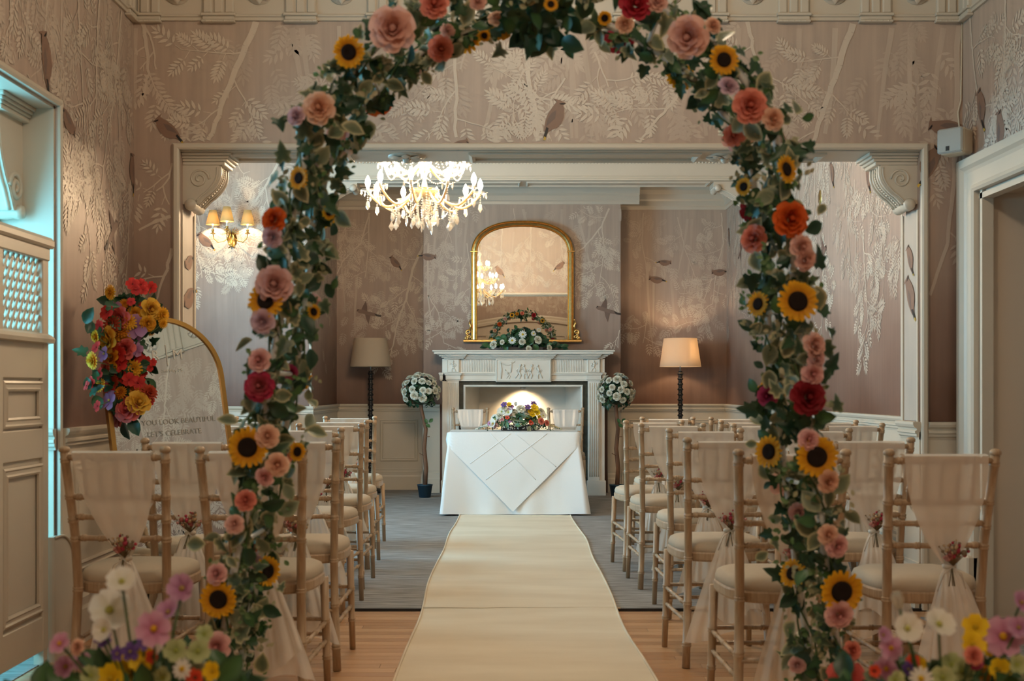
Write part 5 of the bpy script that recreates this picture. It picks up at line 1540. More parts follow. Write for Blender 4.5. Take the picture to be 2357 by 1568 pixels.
SMP = {
 'cosmos': simple(6, (.55,.20,.36), (.66,.38,.52), (.75,.42,.03), .40, .22, 1), 'poppywhite': simple(5, (.80,.78,.66), (.82,.80,.74), (.55,.55,.15), .52, .45, 2),
 'poppyred': simple(5, (.62,.04,.02), (.70,.10,.04), (.1,.05,.02), .45, .4, 3), 'viola': simple(5, (.10,.05,.20), (.18,.10,.36), (.6,.45,.05), .40, .15, 4, .14),
 'buttercup': simple(5, (.74,.46,.01), (.88,.60,.02), (.6,.4,.02), .45, .35, 5), 'daisy': simple(12, (.80,.78,.70), (.82,.80,.74), (.75,.50,.03), .16, .12, 6, .28),
 'phlox': simple(5, (.50,.02,.02), (.62,.04,.03), (.35,.02,.02), .45, .2, 7, .12), 'orchid': simple(5, (.30,.12,.28), (.42,.22,.38), (.55,.4,.1), .46, .2, 8, .14),
 'lime': simple(5, (.36,.42,.16), (.50,.54,.28), (.4,.45,.1), .45, .5, 9), 'mauve': simple(6, (.42,.16,.32), (.56,.32,.47), (.45,.3,.1), .42, .5, 10)}
SPM = {n: mesh('blossom', k_, M_PETAL) for n, k_ in SMP.items()}
TUL = {'white': mesh('tulip', tulip((.72,.68,.55), (.80,.77,.68)), M_PETAL), 'pinkbud': mesh('bud', tulip((.55,.25,.28), (.68,.40,.40)), M_PETAL), 'peachbud': mesh('bud', tulip((.62,.36,.28), (.70,.48,.40)), M_PETAL)}
POM = {'yellow': mesh('chrysanthemum', pompon((.58,.24,.01), (.84,.44,.03), 1), M_PETAL), 'orange': mesh('chrysanthemum', pompon((.50,.14,.01), (.70,.28,.02), 2), M_PETAL), 'red': mesh('chrysanthemum', pompon((.35,.03,.01), (.45,.06,.02), 3), M_PETAL)}

# ================================================================ FLOWER ARCH
YN_, YF_ = 2.75, 3.05
FAR = [(481,1886),(570,1450),(591,1324),(607,1238),(619,1186),(648,1030),(674,887),(680,849),(699,726),(709,640),(725,522),(751,399),(769,350),(812,275),(891,190),(971,119),(1082,64),(1200,42),(1294,40),(1362,51),(1442,76),(1536,136),(1612,195),(1680,282),(1709,322),(1738,440),(1757,573),(1764,690),(1776,820),(1794,964),(1799,1033),(1820,1180),(1833,1308),(1861,1490),(1922,1886)]
def smooth_path(P, n):
    out = []
    m = len(P)
    for i in range(m-1):
        p0, p1, p2, p3 = P[max(i-1,0)], P[i], P[i+1], P[min(i+2,m-1)]
        for j in range(n):
            t = j/n
            out.append(.5*((2*p1) + (-p0+p2)*t + (2*p0-5*p1+4*p2-p3)*t*t + (-p0+3*p1-3*p2+p3)*t**3))
    out.append(P[-1]); return out
far_pts = smooth_path([px(x, y_, YF_) for x, y_ in FAR], 4)
far_pts[0].z = 0; far_pts[-1].z = 0
near_pts = [Vector((p.x, YN_, p.z)) for p in far_pts]
arch = thing('garden_arch', 'white wrapped metal wedding arch of two hoops standing over the aisle', 'arch', (.06, 2.9, 0))
for pts in (near_pts, far_pts):
    k = MB(); k.tube(pts, .0095, 8)
    part(arch, 'hoop', k, M_WHITETUBE, True)
nA = len(far_pts)
for i in (3, 14, 27, 40, 55, 68, 82, 96, 109, 122, nA-4):
    k = MB(); k.tube([near_pts[i], far_pts[i]], .006, 6); part(arch, 'cross_bar', k, M_WHITETUBE, True)
def arc_param(pts):
    acc = [0]
    for i in range(1, len(pts)): acc.append(acc[-1] + (pts[i]-pts[i-1]).length)
    return acc
def at_arc(pts, acc, s_):
    import bisect
    i = min(len(pts)-1, max(1, bisect.bisect_left(acc, s_)))
    t = (s_-acc[i-1])/max(1e-9, acc[i]-acc[i-1])
    return pts[i-1].lerp(pts[i], t), (pts[i]-pts[i-1]).normalized()
FL = [ # px x, px y, px radius, kind, hoop (n/f), facing x, facing z
 (803,120,36,'sun','n',-.2,-.3),(1666,138,34,'sun','n',.15,0),(688,410,26,'sun','n',-.6,0),(612,692,40,'sun','n',-.15,.1),(570,1030,45,'sun','n',-.05,0),(503,1380,42,'sun','n',-.1,0),
 (1810,390,32,'sun','n',.8,.1),(1836,694,46,'sun','n',.1,.1),(1880,1052,47,'sun','n',.05,-.05),(1937,1362,48,'sun','n',.05,-.05),
 (1770,1040,36,'sun','f',-1.2,.1),(1825,1320,32,'sun','f',-1.1,.6),(616,1315,34,'sun','f',1.3,.1),(1712,430,20,'sun','f',-.9,0),(757,488,18,'sun','f',1.0,-.3),(722,718,18,'sun','f',1.0,.2),(684,1040,22,'sun','f',1.1,0),(1745,700,28,'sun','f',-1.2,.1),(1115,82,14,'sun','f',0,-.6),(1392,42,16,'sun','f',.1,-.3),(1215,70,16,'sun','f',0,-.8),(1095,0,14,'sun','n',0,0),(1268,10,16,'sun','n',.1,0),
 (903,68,42,'blush','n',.1,-.1),(1585,85,38,'blush','n',-.4,-.3),(1000,10,27,'coral','n',0,0),(1462,12,30,'red','n',.1,.1),(1013,112,24,'coral','f',.3,-.3),(735,250,30,'peach','n',0,0),(778,305,20,'pink','f',.2,0),(1725,245,32,'coral','n',0,0),(1778,275,22,'peach','n',.3,0),(1722,300,22,'peach','f',0,-.2),(1676,200,20,'lilac','n',.2,.5),(1690,312,20,'coral','f',-.3,-.2),
 (632,507,24,'orange','n',-.3,.1),(628,545,20,'lilac','n',-.2,-.3),(632,655,34,'dusty','n',.1,0),(606,740,23,'lilac','n',-.1,-.2),(598,830,22,'pink','n',-.2,.2),(598,890,28,'crimson','n',-.05,.1),(722,390,16,'lilac','f',0,.2),(683,268,18,'lilac','n',-.3,.1),
 (1818,505,33,'orange','n',.1,0),(1737,550,26,'coral','f',-.8,0),(1842,570,24,'blush','n',.4,0),(1852,597,22,'blush','n',.4,-.3),(1872,795,24,'blush','n',.4,.2),(1876,825,20,'dusty','n',.5,0),(1869,862,22,'pink','n',.2,0),(1858,915,33,'wine','n',.1,.1),(1768,912,20,'magenta','f',-.6,0),(1861,1012,20,'pink','n',.0,.2),
 (616,1005,22,'peach','n',.2,.2),(638,1070,22,'peach','n',.3,0),(610,1097,18,'pink','n',-.1,-.3),(566,1153,20,'coral','n',0,.3),(500,1322,20,'pink','n',-.2,.3),(500,1487,26,'pink','n',0,0),(1930,1415,26,'pink','n',0,-.2),(1905,1108,22,'peach','n',.3,-.2),(1925,1257,22,'pink','n',.2,-.1),(1906,1232,20,'peach','n',0,.2),(1438,55,17,'peach','f',0,-.3),(1838,1180,18,'dusty','f',-.3,0),(1512,4,20,'blush','n',.1,0),(1960,1498,18,'coral','n',.3,.2),(1945,1562,36,'rosered','n',0,0),(1835,1530,16,'dusty','f',-.2,0),(1145,45,18,'peach','f',0,.6),(668,857,14,'magenta','f',.4,0),(540,1208,18,'blush','n',.1,.3),(585,1290,15,'lilac','f',.2,.2),(1030,70,14,'blush','f',.2,0),(1640,60,16,'peach','n',.3,.2),(1100,5,16,'blush','n',0,.1)]
def leaf_M(r, pos, d, size):
    return face_to(pos, d, r.uniform(0, 2*pi), size)
def garland(pts, dpt, hoop, label, seed, nleaf, nstuff):
    r = random.Random(seed); acc = arc_param(pts); Ltot = acc[-1]
    g = thing('flower_garland', label, 'garland', (.06, dpt, 0), group=None)
    inv = WM[g.name].inverted()
    spots = [(px(x, y_, dpt - (.075 if hoop == 'n' else .05)), rad/F_PX*dpt) for (x, y_, rad, kind, hp, fx, fz) in FL if hp == hoop]
    # vine stems winding round the hoop
    k = MB()
    for ph in (0, 2.1):
        vp = []
        for i in range(160):
            p, t = at_arc(pts, acc, Ltot*i/159); b_ = Vector((0,1,0)); n_ = t.cross(b_)
            a = i*.55 + ph; vp.append(p + (n_*cos(a) + b_*sin(a))*.018)
        k.tube(vp, .0028, 5)
    part(g, 'vine', k, M_STEM, True)
    def leaf_at(stuff=None):
        s_ = r.uniform(0, Ltot); p, t = at_arc(pts, acc, s_)
        b_ = Vector((0,1,0)); n_ = t.cross(b_); a = r.uniform(0, 2*pi)
        rad = min(.075, abs(r.gauss(0, .030))) + .010
        off = (n_*cos(a) + b_*sin(a)*.8)*rad
        pos = p + off
        for fp_, fr_ in spots:
            if (pos.x-fp_.x)**2 + (pos.z-fp_.z)**2 < (fr_*.95)**2 and pos.y < fp_.y + .03:
                pos.y = fp_.y + .03 + .02*r.random(); break
        face = Vector((r.uniform(-.9, .9), -1 if r.random() < .8 else r.uniform(-1, 1), r.uniform(-.5, .8))) + off.normalized()*.5
        sz = r.uniform(.030, .060); ix = r.choices(range(8), (4,4,4,4,4,4,3,4))[0]
        if ix in (5, 6): sz *= 1.15
        M = leaf_M(r, pos, face, sz)
        if stuff is None: obj('leaf', LEAFM[ix], g, inv @ M)
        else: stuff.join(LEAVES[ix], inv @ M)
    for i in range(nleaf): leaf_at()
    st = MB()
    for i in range(nstuff): leaf_at(st)
    for i in range(260):   # pale filler sprigs
        s_ = r.uniform(0, Ltot); p, t = at_arc(pts, acc, s_)
        o = p + Vector((r.uniform(-.05,.05), r.uniform(-.02,.05), r.uniform(-.05,.05)))
        c = r.choice([(.35,.36,.22), (.10,.20,.07), (.42,.40,.26), (.14,.24,.10)])
        for j in range(5):
            q = o + Vector((r.uniform(-1,1), r.uniform(-1,.2), r.uniform(-1,1)))*.024
            st.join(LEAVES[3], inv @ face_to(q, (r.uniform(-.6,.6), -1, r.uniform(-.4,.6)), r.uniform(0, 6), r.uniform(.012, .02)), col=c)
    o_ = part(g, 'small_foliage', st, M_LEAF); o_['kind'] = 'stuff'
    for (x, y_, rad, kind, hp, fx, fz) in FL:
        if hp != hoop: continue
        dd = dpt - (.075 if hoop == 'n' else .05)
        p = px(x, y_, dd); R = rad/F_PX*dd
        M = inv @ face_to(p, (fx, -1, fz), r.uniform(0, 6), R*(1.06 if kind == 'sun' else 1.18))
        if kind == 'sun':
            s_ = obj('sunflower', SFM, g, M); obj('seed_disc', SFDM, s_); obj('sepals', SFGM, s_)
        else: obj('rose', RM[kind], g, M)
    if hoop == 'f':      # blooms on the side turned to the fireplace
        bk = [('orange', .40, .034), ('sun', .46, .040), ('coral', .50, .030), ('red', .545, .036), ('sun', .585, .036), ('blush', .43, .030), ('peach', .37, .030), ('pink', .63, .030), ('sun', .33, .036), ('wine', .67, .030), ('amber', .48, .028), ('pink', .28, .028), ('sun', .24, .034), ('peach', .72, .030), ('sun', .77, .034), ('coral', .20, .028), ('blush', .82, .028)]
        for kind, u, R in bk:
            p, t = at_arc(pts, acc, Ltot*u); p = p + Vector((0, .05, 0))
            M = inv @ face_to(p, (r.uniform(-.3,.3), 1, r.uniform(-.2,.3)), r.uniform(0, 6), R*1.15)
            if kind == 'sun':
                s_ = obj('sunflower', SFM, g, M); obj('seed_disc', SFDM, s_); obj('sepals', SFGM, s_)
            else: obj('rose', RM[kind], g, M)
    return g
gn = garland(near_pts, YN_, 'n', 'ivy garland with large sunflowers and roses twined round the front hoop of the arch', 5, 300, 680)
gf = garland(far_pts, YF_, 'f', 'ivy garland with smaller flowers twined round the rear hoop of the arch', 6, 300, 620)
# leafy clump at the crown of the arch
cl = thing('foliage_bunch', 'dark green leafy bunch tied at the crown of the arch', 'foliage', tuple(px(1240, 20, 2.9)))
r = random.Random(8)
for i in range(90):
    p = px(1240, 25, 2.9) + Vector((r.gauss(0, .045), r.uniform(-.12, .12), r.gauss(-.005, .038)))
    obj('leaf', LEAFM[r.choice((0,1,2,2,3,3))], cl, WM[cl.name].inverted() @ leaf_M(r, p, (r.uniform(-1,1), -1, r.uniform(-.8,.8)), r.uniform(.04, .075)))

# ================================================================ HELPERS FOR ARRANGEMENTS
def stem_to(k, a, b_, r_=.002):
    m_ = (a+b_)*.5 + Vector((0,0,.25*(b_-a).length*.2)); k.tube([a, m_, b_], r_, 4)
def arrangement_leaves(par, r, n, centre, spread, faces, sizes, kinds, flat=0.0):
    inv = WM[par.name].inverted()
    for i in range(n):
        v = Vector((r.gauss(0,1), r.gauss(0,1), abs(r.gauss(0,1)))).normalized()
        p = Vector(centre) + Vector((v.x*spread[0], v.y*spread[1], v.z*spread[2]))*r.uniform(.55, 1.0)
        d = Vector((v.x, v.y-.5, v.z+.1)) + Vector((r.uniform(-.6,.6), r.uniform(-.6,.2), r.uniform(-.6,.6)))
        obj('leaf', LEAFM[r.choice(kinds)], par, inv @ leaf_M(r, p, d, r.uniform(*sizes)))

# ================================================================ TOPIARIES
def topiary(x, y_, bx_, label, seed):
    r = random.Random(seed)
    t = thing('rose_topiary', label, 'topiary', (x, y_, .004))
    k = MB(); k.lathe([(.001,0),(.058,0),(.078,.125),(.082,.125),(.082,.135),(.074,.135),(.072,.11),(.001,.11)], 20); part(t, 'pot', k, M_POT)
    k = MB(); k.lathe([(.001,.112),(.072,.112)], 16, caps=False); part(t, 'soil', k, plain('soil', (.05,.03,.02), .95))
    k = MB(); k.tube([(0,0,.1), (.012,-.004,.30), (-.008,.004,.50), (.010,0,.70), (bx_*.8,0,.90), (bx_,0,1.05)], [.024,.023,.022,.020,.019,.016], 8)
    k.tube([(.0,-.01,.42), (-.03,-.02,.44), (-.055,-.02,.455)], .004, 5); k.tube([(.0,-.01,.62), (.05,-.02,.625)], .004, 5); k.tube([(0,-.01,.74), (.03,-.02,.76)], .003, 5)
    part(t, 'trunk', k, M_BARK)
    for p, a in (((.03,-.03,.76), 0.5), ((.01,-.03,.755), -2.2), ((.045,-.03,.77), -.8)): obj('leaf', LEAFM[3], t, face_to(p, (.2,-1,.2), a, .06))
    c = Vector((bx_, 0, 1.08)); R = .185
    k = MB(); k.ball(c, .13, 14, 10, col=GD, smooth=True); part(t, 'foliage_core', k, M_LEAF)
    inv = Matrix()
    for i in range(210):
        v = Vector((r.gauss(0,1), r.gauss(0,1), r.gauss(0,1))).normalized()
        if v.z < -.8: continue
        obj('leaf', LEAFM[r.choice((0,2,2,3))], t, leaf_M(r, c + v*R*r.uniform(.72,1.0) + Vector((0,0,-.02)), v + Vector((r.uniform(-.5,.5), r.uniform(-.5,.5), r.uniform(-.3,.7))), r.uniform(.035,.06)))
    pts = []
    tries = 0
    while len(pts) < 34 and tries < 4000:
        tries += 1
        v = Vector((r.gauss(0,1), r.gauss(0,1)-.2, r.gauss(0,1))).normalized()
        if v.z < -.45 or any((v-q).length < .34 for q in pts): continue
        if v.z < 0 and r.random() < .45: continue
        pts.append(v); obj('rose', RM['white'], t, face_to(c + v*R*.98, v + Vector((r.uniform(-.3,.3), -.1, r.uniform(-.2,.3))), r.uniform(0,6), r.uniform(.030,.044)))
    return t
topiary((978-VPX)/F_PX*12.04, 12.04, -.045, 'white rose ball topiary in a blue pot beside the unlit floor lamp', 11)
topiary((1418-VPX)/F_PX*12.04+.01, 12.04, -.012, 'white rose ball topiary in a blue pot on the lit lamp side of the fireplace', 12)

# ================================================================ MANTEL ARRANGEMENT
ma = thing('mantel_arrangement', 'dark evergreen arrangement with white flowers on the marble mantel shelf', 'flowers', (.18, 12.36, 1.52))
r = random.Random(21)
k = MB(); k.bbox(-.20, .20, -.06, .06, 0, .04); part(ma, 'trough', k, M_BLACKM)
arrangement_leaves(ma, r, 170, (.17, 12.33, 1.585), (.27, .07, .18), None, (.05, .10), (0,2,2,3,3))
for i in range(60):
    sd = r.choice((-1, 1)); t_ = r.random()
    p = Vector((sd*(.12+.28*t_), r.uniform(-.10,.04), .04+.09*(1-t_)*r.random()))
    obj('leaf', LEAFM[r.choice((2,2,3))], ma, face_to(p, (r.uniform(-.4,.4), -1, r.uniform(0,1)), -sd*r.uniform(.9,1.9), r.uniform(.05,.09)))
for (x, y_, rad, kn) in ((1203,770,8.5,'d'),(1179,784,8,'d'),(1202,787,6.5,'r'),(1136,794,8,'r'),(1238,783,8,'r'),(1228,768,6,'d'),(1264,801,6,'r'),(1217,803,6,'r'),(1156,788,5,'r'),(1240,760,5,'d')):
    p = px(x, y_, 12.24); M = WM[ma.name].inverted() @ face_to(p, ((x-1200)/90, -1, .25), r.uniform(0,6), rad/F_PX*12.24*1.15)
    obj('daisy' if kn == 'd' else 'rose', SPM['daisy'] if kn == 'd' else RM['white'], ma, M)

# ================================================================ TABLE ARRANGEMENT
ta = thing('table_flowers', 'low meadow-style arrangement of mixed bright flowers on the white table', 'flowers', (.105, 10.62, .742))
r = random.Random(22); inv = WM[ta.name].inverted()
k = MB(); k.bbox(-.16, .16, -.06, .06, 0, .05); part(ta, 'trough', k, M_BLACKM)
arrangement_leaves(ta, r, 190, (.105, 10.60, .785), (.26, .13, .14), None, (.035, .07), (1,2,3,3,6,6,7))
tf = [(1170,950,11,'poppywhite'),(1155,948,10,'poppywhite'),(1140,965,10,'poppywhite'),(1135,975,10,'poppywhite'),(1187,955,9,'poppywhite'),(1199,942,9,'white'),(1187,933,7,'tul'),(1213,948,9,'white'),(1212,958,8,'buttercup'),(1222,948,8,'buttercup'),(1230,940,9,'buttercup'),(1235,950,8,'buttercup'),(1225,955,7,'buttercup'),(1172,932,6,'buttercup'),
      (1160,931,7,'viola'),(1215,937,7,'viola'),(1228,929,7,'viola'),(1176,938,7,'orchid'),(1174,968,6,'orchid'),(1214,968,6,'viola'),(1181,946,5,'poppyred'),(1168,962,5,'poppyred'),(1197,961,5,'coral'),(1222,973,6,'poppyred'),(1245,970,7,'coral'),(1258,974,6,'coral'),(1155,966,5,'pink'),(1140,980,6,'pink'),(1127,975,5,'mauve'),(1170,952,9,'peach'),(1245,948,8,'white'),(1250,957,8,'poppywhite'),(1160,940,7,'white'),(1182,969,6,'lime'),(1193,968,7,'lime'),(1205,975,6,'lime'),(1150,957,8,'white'),(1241,962,6,'buttercup')]
for (x, y_, rad, kn) in tf:
    p = px(x, y_, 10.52 + r.uniform(-.02,.06)); M = inv @ face_to(p, ((x-1195)/80, -1, .5 + (960-y_)/60), r.uniform(0,6), rad/F_PX*10.5*1.15)
    if kn == 'tul': obj('tulip', TUL['white'], ta, inv @ face_to(p, (0,-.3,1), 0, rad/F_PX*10.5*1.2))
    elif kn in SPM: obj('blossom', SPM[kn], ta, M)
    else: obj('rose', RM[kn], ta, M)
k = MB()
for i in range(230):   # gypsophila
    a = r.uniform(-1, 1); p = Vector((a*.22, -.10 - .05*r.random() + .06*abs(a), .012 + .085*r.random()*(1-abs(a)*.5)))
    k.ball(p, r.uniform(.0025, .005), 5, 4, col=(.80,.80,.76), smooth=True)
for sd in (-1, 1):
    for j in range(240):
        t_ = r.random(); p = Vector((sd*(.17+.22*t_), -.03+r.uniform(-.03,.03)*(1.2-t_), .075*(1-t_)+.012+r.uniform(-.018,.02)*(1.1-t_)))
        k.ball(p, r.uniform(.004, .009)*(1.15-.5*t_), 5, 4, col=((.78,.78,.70) if sd < 0 else (.74,.64,.40)), smooth=True)
o = part(ta, 'filler_blossom', k, M_PETAL); o['kind'] = 'stuff'
for sd in (-1, 1):
    for j in range(14):
        t_ = j/13; p = Vector((sd*(.20+.16*t_), -.09, .018+.01*sin(t_*9)))
        obj('leaf', LEAFM[2], ta, face_to(p, (0,-.6,1), r.uniform(0,6), .018))

# ================================================================ FLOOR MEADOW ARRANGEMENTS (near, out of focus)
def meadow(cx, cy, label, fl, seed):
    r = random.Random(seed)
    t = thing('meadow_arrangement', label, 'flowers', (cx, cy, 0))
    k = MB(); k.bbox(-.19, .19, -.17, .17, 0, .44, b=.006); part(t, 'plinth', k, M_PAINT)
    k = MB(); k.lathe([(.001,.44),(.13,.44),(.15,.50),(.14,.505),(.001,.50)], 20); part(t, 'bowl', k, M_BLACKM)
    inv = WM[t.name].inverted(); st = MB()
    for i in range(230):
        a = r.uniform(0, 2*pi); q = sqrt(r.random())
        p = Vector((cos(a)*.20*q, sin(a)*.14*q, .50 + r.uniform(0, .17)*(1.1-q*.5)))
        obj('leaf', LEAFM[r.choice((1,2,3,3,6,7,3))], t, leaf_M(r, p, (r.uniform(-1,1), -1, r.uniform(-.3,1)), r.uniform(.03,.065)))
    for (x, y_, rad, kn, up) in fl:
        d = cy - .06 + r.uniform(-.10,.06); p = px(x, y_, d)
        base = Vector((cx + (p.x-cx)*.3, cy, .50))
        st.tube([inv @ base, inv @ (base.lerp(p, .6) + Vector((0,0,.02))), inv @ p], .0022, 5)
        M = inv @ face_to(p, (r.uniform(-.4,.4), -1, up), r.uniform(0,6), rad/F_PX*d*1.15)
        if kn in SPM: obj('blossom', SPM[kn], t, M)
        elif kn in TUL: obj('tulip', TUL[kn], t, inv @ face_to(p, (r.uniform(-.5,.5), -.4, 1), 0, rad/F_PX*d))
        else: obj('rose', RM[kn], t, M)
    part(t, 'stems', st, M_STEM)
    return t
MLF = [(355,1447,38,'cosmos',.1),(420,1355,32,'mauve',.4),(388,1410,28,'mauve',.8),(252,1405,44,'poppywhite',.5),(280,1340,32,'poppywhite',1.0),(240,1450,26,'poppywhite',.3),(138,1482,24,'cosmos',.6),(152,1535,24,'mauve',.3),(188,1522,20,'cosmos',.3),(300,1548,42,'buttercup',.2),(330,1522,30,'buttercup',.4),(255,1562,32,'buttercup',.2),(352,1512,16,'poppyred',.2),(236,1470,18,'viola',.2),(300,1500,20,'viola',.2),(270,1505,16,'viola',.2),(405,1498,26,'lime',.3),(455,1500,26,'lime',.3),(470,1460,20,'lime',.5),(450,1560,20,'poppyred',.2),(210,1555,22,'lime',.2),(375,1560,24,'lime',.2),(420,1540,22,'daisy',.3),(330,1480,16,'viola',.3),(490,1545,22,'buttercup',.2),(180,1490,16,'peach',.3)]
meadow(-.62, 2.0, 'blurred meadow flowers in white, pink and yellow at the screen-side foot of the arch', MLF, 31)
MRF = [(2068,1392,34,'white_t',.5),(2088,1447,32,'poppywhite',.3),(2160,1438,34,'poppywhite',.7),(2245,1445,28,'buttercup',.6),(2238,1485,28,'buttercup',.5),(2275,1490,22,'buttercup',.4),(2308,1465,42,'cosmos',.2),(2350,1388,26,'mauve',.6),(2345,1445,24,'mauve',.4),(2050,1492,26,'cosmos',.2),(2032,1462,18,'mauve',.4),(2040,1540,26,'cosmos',.2),(2012,1545,14,'poppyred',.2),(2100,1522,16,'poppyred',.3),(2115,1528,16,'buttercup',.2),(2090,1540,16,'viola',.2),(2240,1510,18,'coral',.4),(2245,1525,14,'magenta',.2),(2190,1530,26,'lime',.3),(2215,1545,24,'lime',.3),(2170,1560,26,'lime',.2),(2300,1540,24,'buttercup',.2),(2340,1530,22,'lime',.3),(2120,1562,24,'daisy',.2),(2265,1560,22,'amber',.2),(2060,1565,22,'lime',.2)]
MRF = [(x, y_, q, 'white' if kn == 'white_t' else kn, u) for x, y_, q, kn, u in MRF]
meadow(.76, 2.0, 'blurred meadow flowers in pink and yellow at the doorway-side foot of the arch', MRF, 32)

# ================================================================ WELCOME MIRROR ON ITS EASEL
def basis():
    # centre of the foot of the mirror
    p = px(432, 1290, 5.30)
    yaw, lean, roll = radians(38), radians(10.7), radians(3.0)
    return Matrix.Translation(p) @ Matrix.Rotation(yaw, 4, 'Z') @ Matrix.Rotation(-lean, 4, 'X') @ Matrix.Rotation(-roll, 4, 'Y')
WMm = basis()
wmr = thing('welcome_mirror', 'arched welcome mirror with thin gold frame and white lettering, leaning on an easel', 'mirror', M=WMm)
hw, hh = .275, 1.115
lp = [(-hw, 0)] + [(hw*cos(a), hh-hw + hw*sin(a)) for a in [pi - pi*i/28 for i in range(29)]] + [(hw, 0)]
k = MB(); k.frame(lp, [(-.010,0.02),(-.010,-.014),(.010,-.014),(.010,.0)], lambda u, v, h: (u, h, v), closed=True); part(wmr, 'gold_frame', k, M_BRONZE)
k = MB(); k.add([(u*.985, -.004, v) for u, v in lp], [tuple(range(len(lp)))]); part(wmr, 'mirror_plate', k, M_MIRROR)
k = MB(); k.add([(u*.985, .014, v) for u, v in lp], [tuple(range(len(lp)))[::-1]]); part(wmr, 'backboard', k, M_BLACKM)
def text(par, s_, size, x, z, mat, align='CENTER', spacing=1.0):
    c = bpy.data.curves.new('lettering', 'FONT'); c.body = s_; c.size = size; c.align_x = align; c.space_character = spacing; c.resolution_u = 3
    o = bpy.data.objects.new('lettering', c); COL.objects.link(o)
    dg = bpy.context.evaluated_depsgraph_get(); me = bpy.data.meshes.new_from_object(o.evaluated_get(dg))
    bpy.data.objects.remove(o); me.materials.clear(); me.materials.append(mat)
    q = obj('lettering', me, par, Matrix.Translation((x, -.0065, z)) @ Matrix.Rotation(pi/2, 4, 'X')); q['label'] = 'lettering "%s"' % s_
text(wmr, 'R', .066, -.035, .925, M_LETTER); text(wmr, 'M', .066, .072, .925, M_LETTER)
k = MB(); k.box(.017, .021, -.007, -.0062, .895, .995); part(wmr, 'dividing_line', k, M_LETTER)
text(wmr, '2nd May 25', .022, .035, .865, M_LETTER)
text(wmr, 'YOU LOOK BEAUTIFUL', .034, .040, .625, M_LETTER2); text(wmr, "LET'S CELEBRATE", .034, .012, .572, M_LETTER2)
# easel: two front legs, back leg, ledge
ez = thing('easel', 'black folding easel carrying the arched welcome mirror', 'easel', (WMm.translation.x, WMm.translation.y+.05, 0))
bl = lambda x, z, o=.03: WMm @ Vector((x, o, z))
for sd in (-1, 1):
    top = bl(sd*.12, .85, .036); bot = bl(sd*.22, -.02, .036); d = (bot-top); q = top + d*((top.z)/(top.z-bot.z)) if top.z != bot.z else bot
    k = MB(); k.tube([top, q], .013, 6); part(ez, 'front_leg', k, M_BLACKM, True)
top = bl(0, .85, .04); yawd = Vector((-sin(radians(38)), cos(radians(38)), 0))
q = Vector((top.x, top.y, 0)) + yawd*.16
k = MB(); k.tube([top, q], .013, 6); part(ez, 'back_leg', k, M_BLACKM, True)
k = MB(); k.tube([bl(-.27, -.014, .02), bl(.27, -.014, .02)], .012, 6); k.tube([bl(-.27, -.014, -.02), bl(.27, -.014, -.02)], .008, 6)
for x in (-.25, .25): k.tube([bl(x, -.014, -.02), bl(x, -.014, .036)], .008, 6)
part(ez, 'ledge', k, M_BLACKM, True)
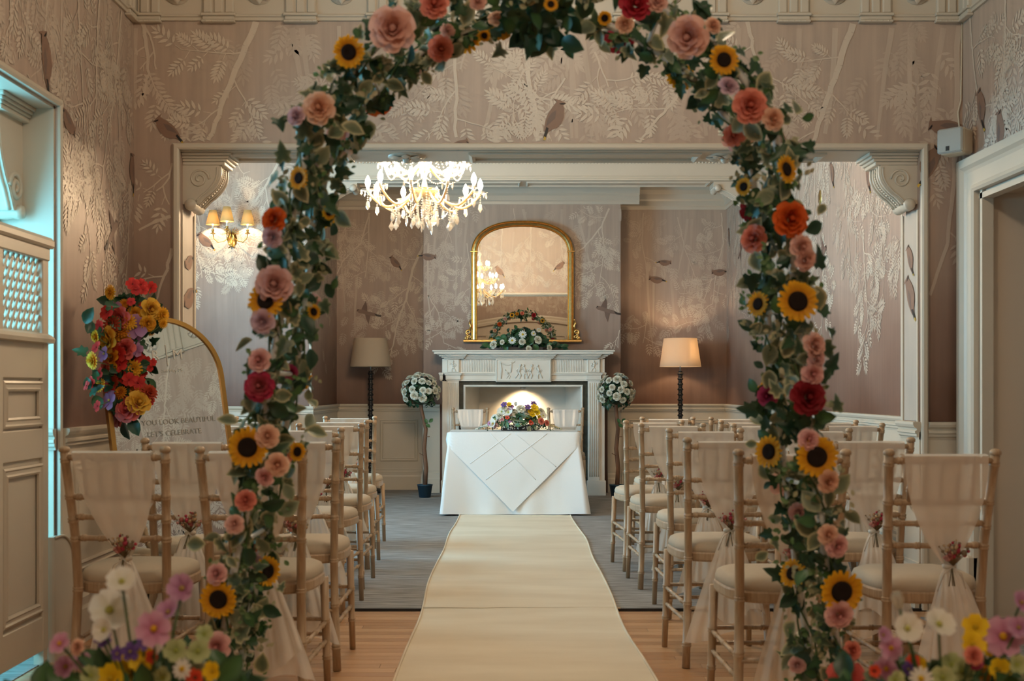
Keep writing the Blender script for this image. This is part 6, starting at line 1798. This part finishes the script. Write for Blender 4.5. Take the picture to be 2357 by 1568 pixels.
# flower spray fixed to the upper left edge of the mirror
sp = thing('flower_spray', 'red, orange and purple flower spray fixed along the edge of the welcome mirror', 'flowers', tuple(px(300, 840, 5.05)))
r = random.Random(41); inv = WM[sp.name].inverted()
SPR = [(256,673,15,'pyellow'),(325,655,12,'phlox'),(305,654,13,'phlox'),(313,668,10,'phlox'),(330,668,10,'phlox'),(348,662,12,'phlox'),(302,695,9,'phlox'),(322,694,9,'phlox'),(345,712,20,'saffron'),(372,725,16,'pyellow'),(375,745,10,'pyellow'),(310,724,14,'amber'),(333,722,12,'phlox'),(335,712,10,'orchid'),(277,732,20,'rosered'),(246,720,16,'phlox'),(230,752,14,'phlox'),(258,748,20,'pred'),(295,742,16,'pyellow'),(312,752,24,'orchid'),(340,745,14,'amber'),(265,712,16,'orchid'),(280,760,16,'porange'),(222,775,14,'pyellow'),(252,782,24,'saffron'),(284,782,18,'pyellow'),(305,775,16,'orchid'),(222,800,14,'phlox'),(290,805,20,'rosered'),(312,805,15,'orchid'),(215,830,18,'pyellow'),(258,825,16,'amber'),(275,815,16,'phlox'),(276,840,16,'phlox'),(240,815,16,'orchid'),(310,820,16,'phlox'),(335,830,10,'phlox'),(352,834,8,'phlox'),(345,848,7,'phlox'),(305,850,19,'pyellow'),(255,850,14,'amber'),(230,860,13,'phlox'),(275,868,16,'phlox'),(298,874,14,'phlox'),(318,882,15,'phlox'),(212,880,12,'phlox'),(232,888,14,'pyellow'),(245,892,12,'phlox'),(200,888,10,'phlox'),(255,905,14,'phlox'),(278,905,14,'porange'),(305,905,18,'amber'),(252,922,20,'orchid'),(318,928,22,'saffron'),(342,905,18,'pred'),(345,922,10,'phlox'),(225,935,12,'phlox'),(295,943,24,'rosered'),(290,765,14,'phlox'),(260,795,14,'pred'),(245,845,14,'pred'),(330,860,8,'phlox'),(262,880,14,'pred'),(300,720,14,'porange'),(286,700,10,'porange')]
def on_mirror(x, y_):
    # depth of the mirror's own plane behind this point, so that the spray lies on the mirror
    o_ = Vector((0, 0, CAM_H)); d_ = px(x, y_, 1.0) - o_; n_ = WMm.to_3x3() @ Vector((0, -1, 0))
    # outer stems bend forward, clear of the side wall
    return min((WMm.translation - o_).dot(n_) / d_.dot(n_), 1.78*F_PX/max(1, VPX - x))
k = MB()
for (x, y_, rad, kn) in SPR:
    d = on_mirror(x, y_) - r.uniform(.03, .10); p = px(x, y_, d)
    M = inv @ face_to(p, ((x-290)/70 + r.uniform(-.3,.3), -1, r.uniform(-.2,.5)), r.uniform(0,6), rad/F_PX*d*1.22)
    if kn[0] == 'p' and kn[1:] in POM: obj('chrysanthemum', POM[kn[1:]], sp, M)
    elif kn in SPM: obj('blossom', SPM[kn], sp, M)
    else: obj('rose', RM[kn], sp, M)
    bx_, by_ = 290 + (x-290)*.25, y_ + (880-y_)*.35; base = px(bx_, by_, on_mirror(bx_, by_) - .02)
    k.tube([inv @ base, inv @ p], .002, 4)
part(sp, 'stems', k, M_STEM)
for i in range(130):
    y_ = r.uniform(690, 955); x = 285 + r.gauss(0, 32)
    obj('leaf', LEAFM[r.choice((0,1,2,2,3))], sp, inv @ leaf_M(r, px(x, y_, on_mirror(x, y_) - .035), (r.uniform(-.8,.8), -1, r.uniform(-.5,.6)), r.uniform(.045,.085)))
obj('leaf', LEAFM[2], sp, inv @ face_to(px(300, 962, on_mirror(300, 962) - .05), (.1,-1,.2), -2.7, .09)); obj('leaf', LEAFM[0], sp, inv @ face_to(px(285, 920, on_mirror(285, 920) - .05), (.1,-1,.2), .3, .09))
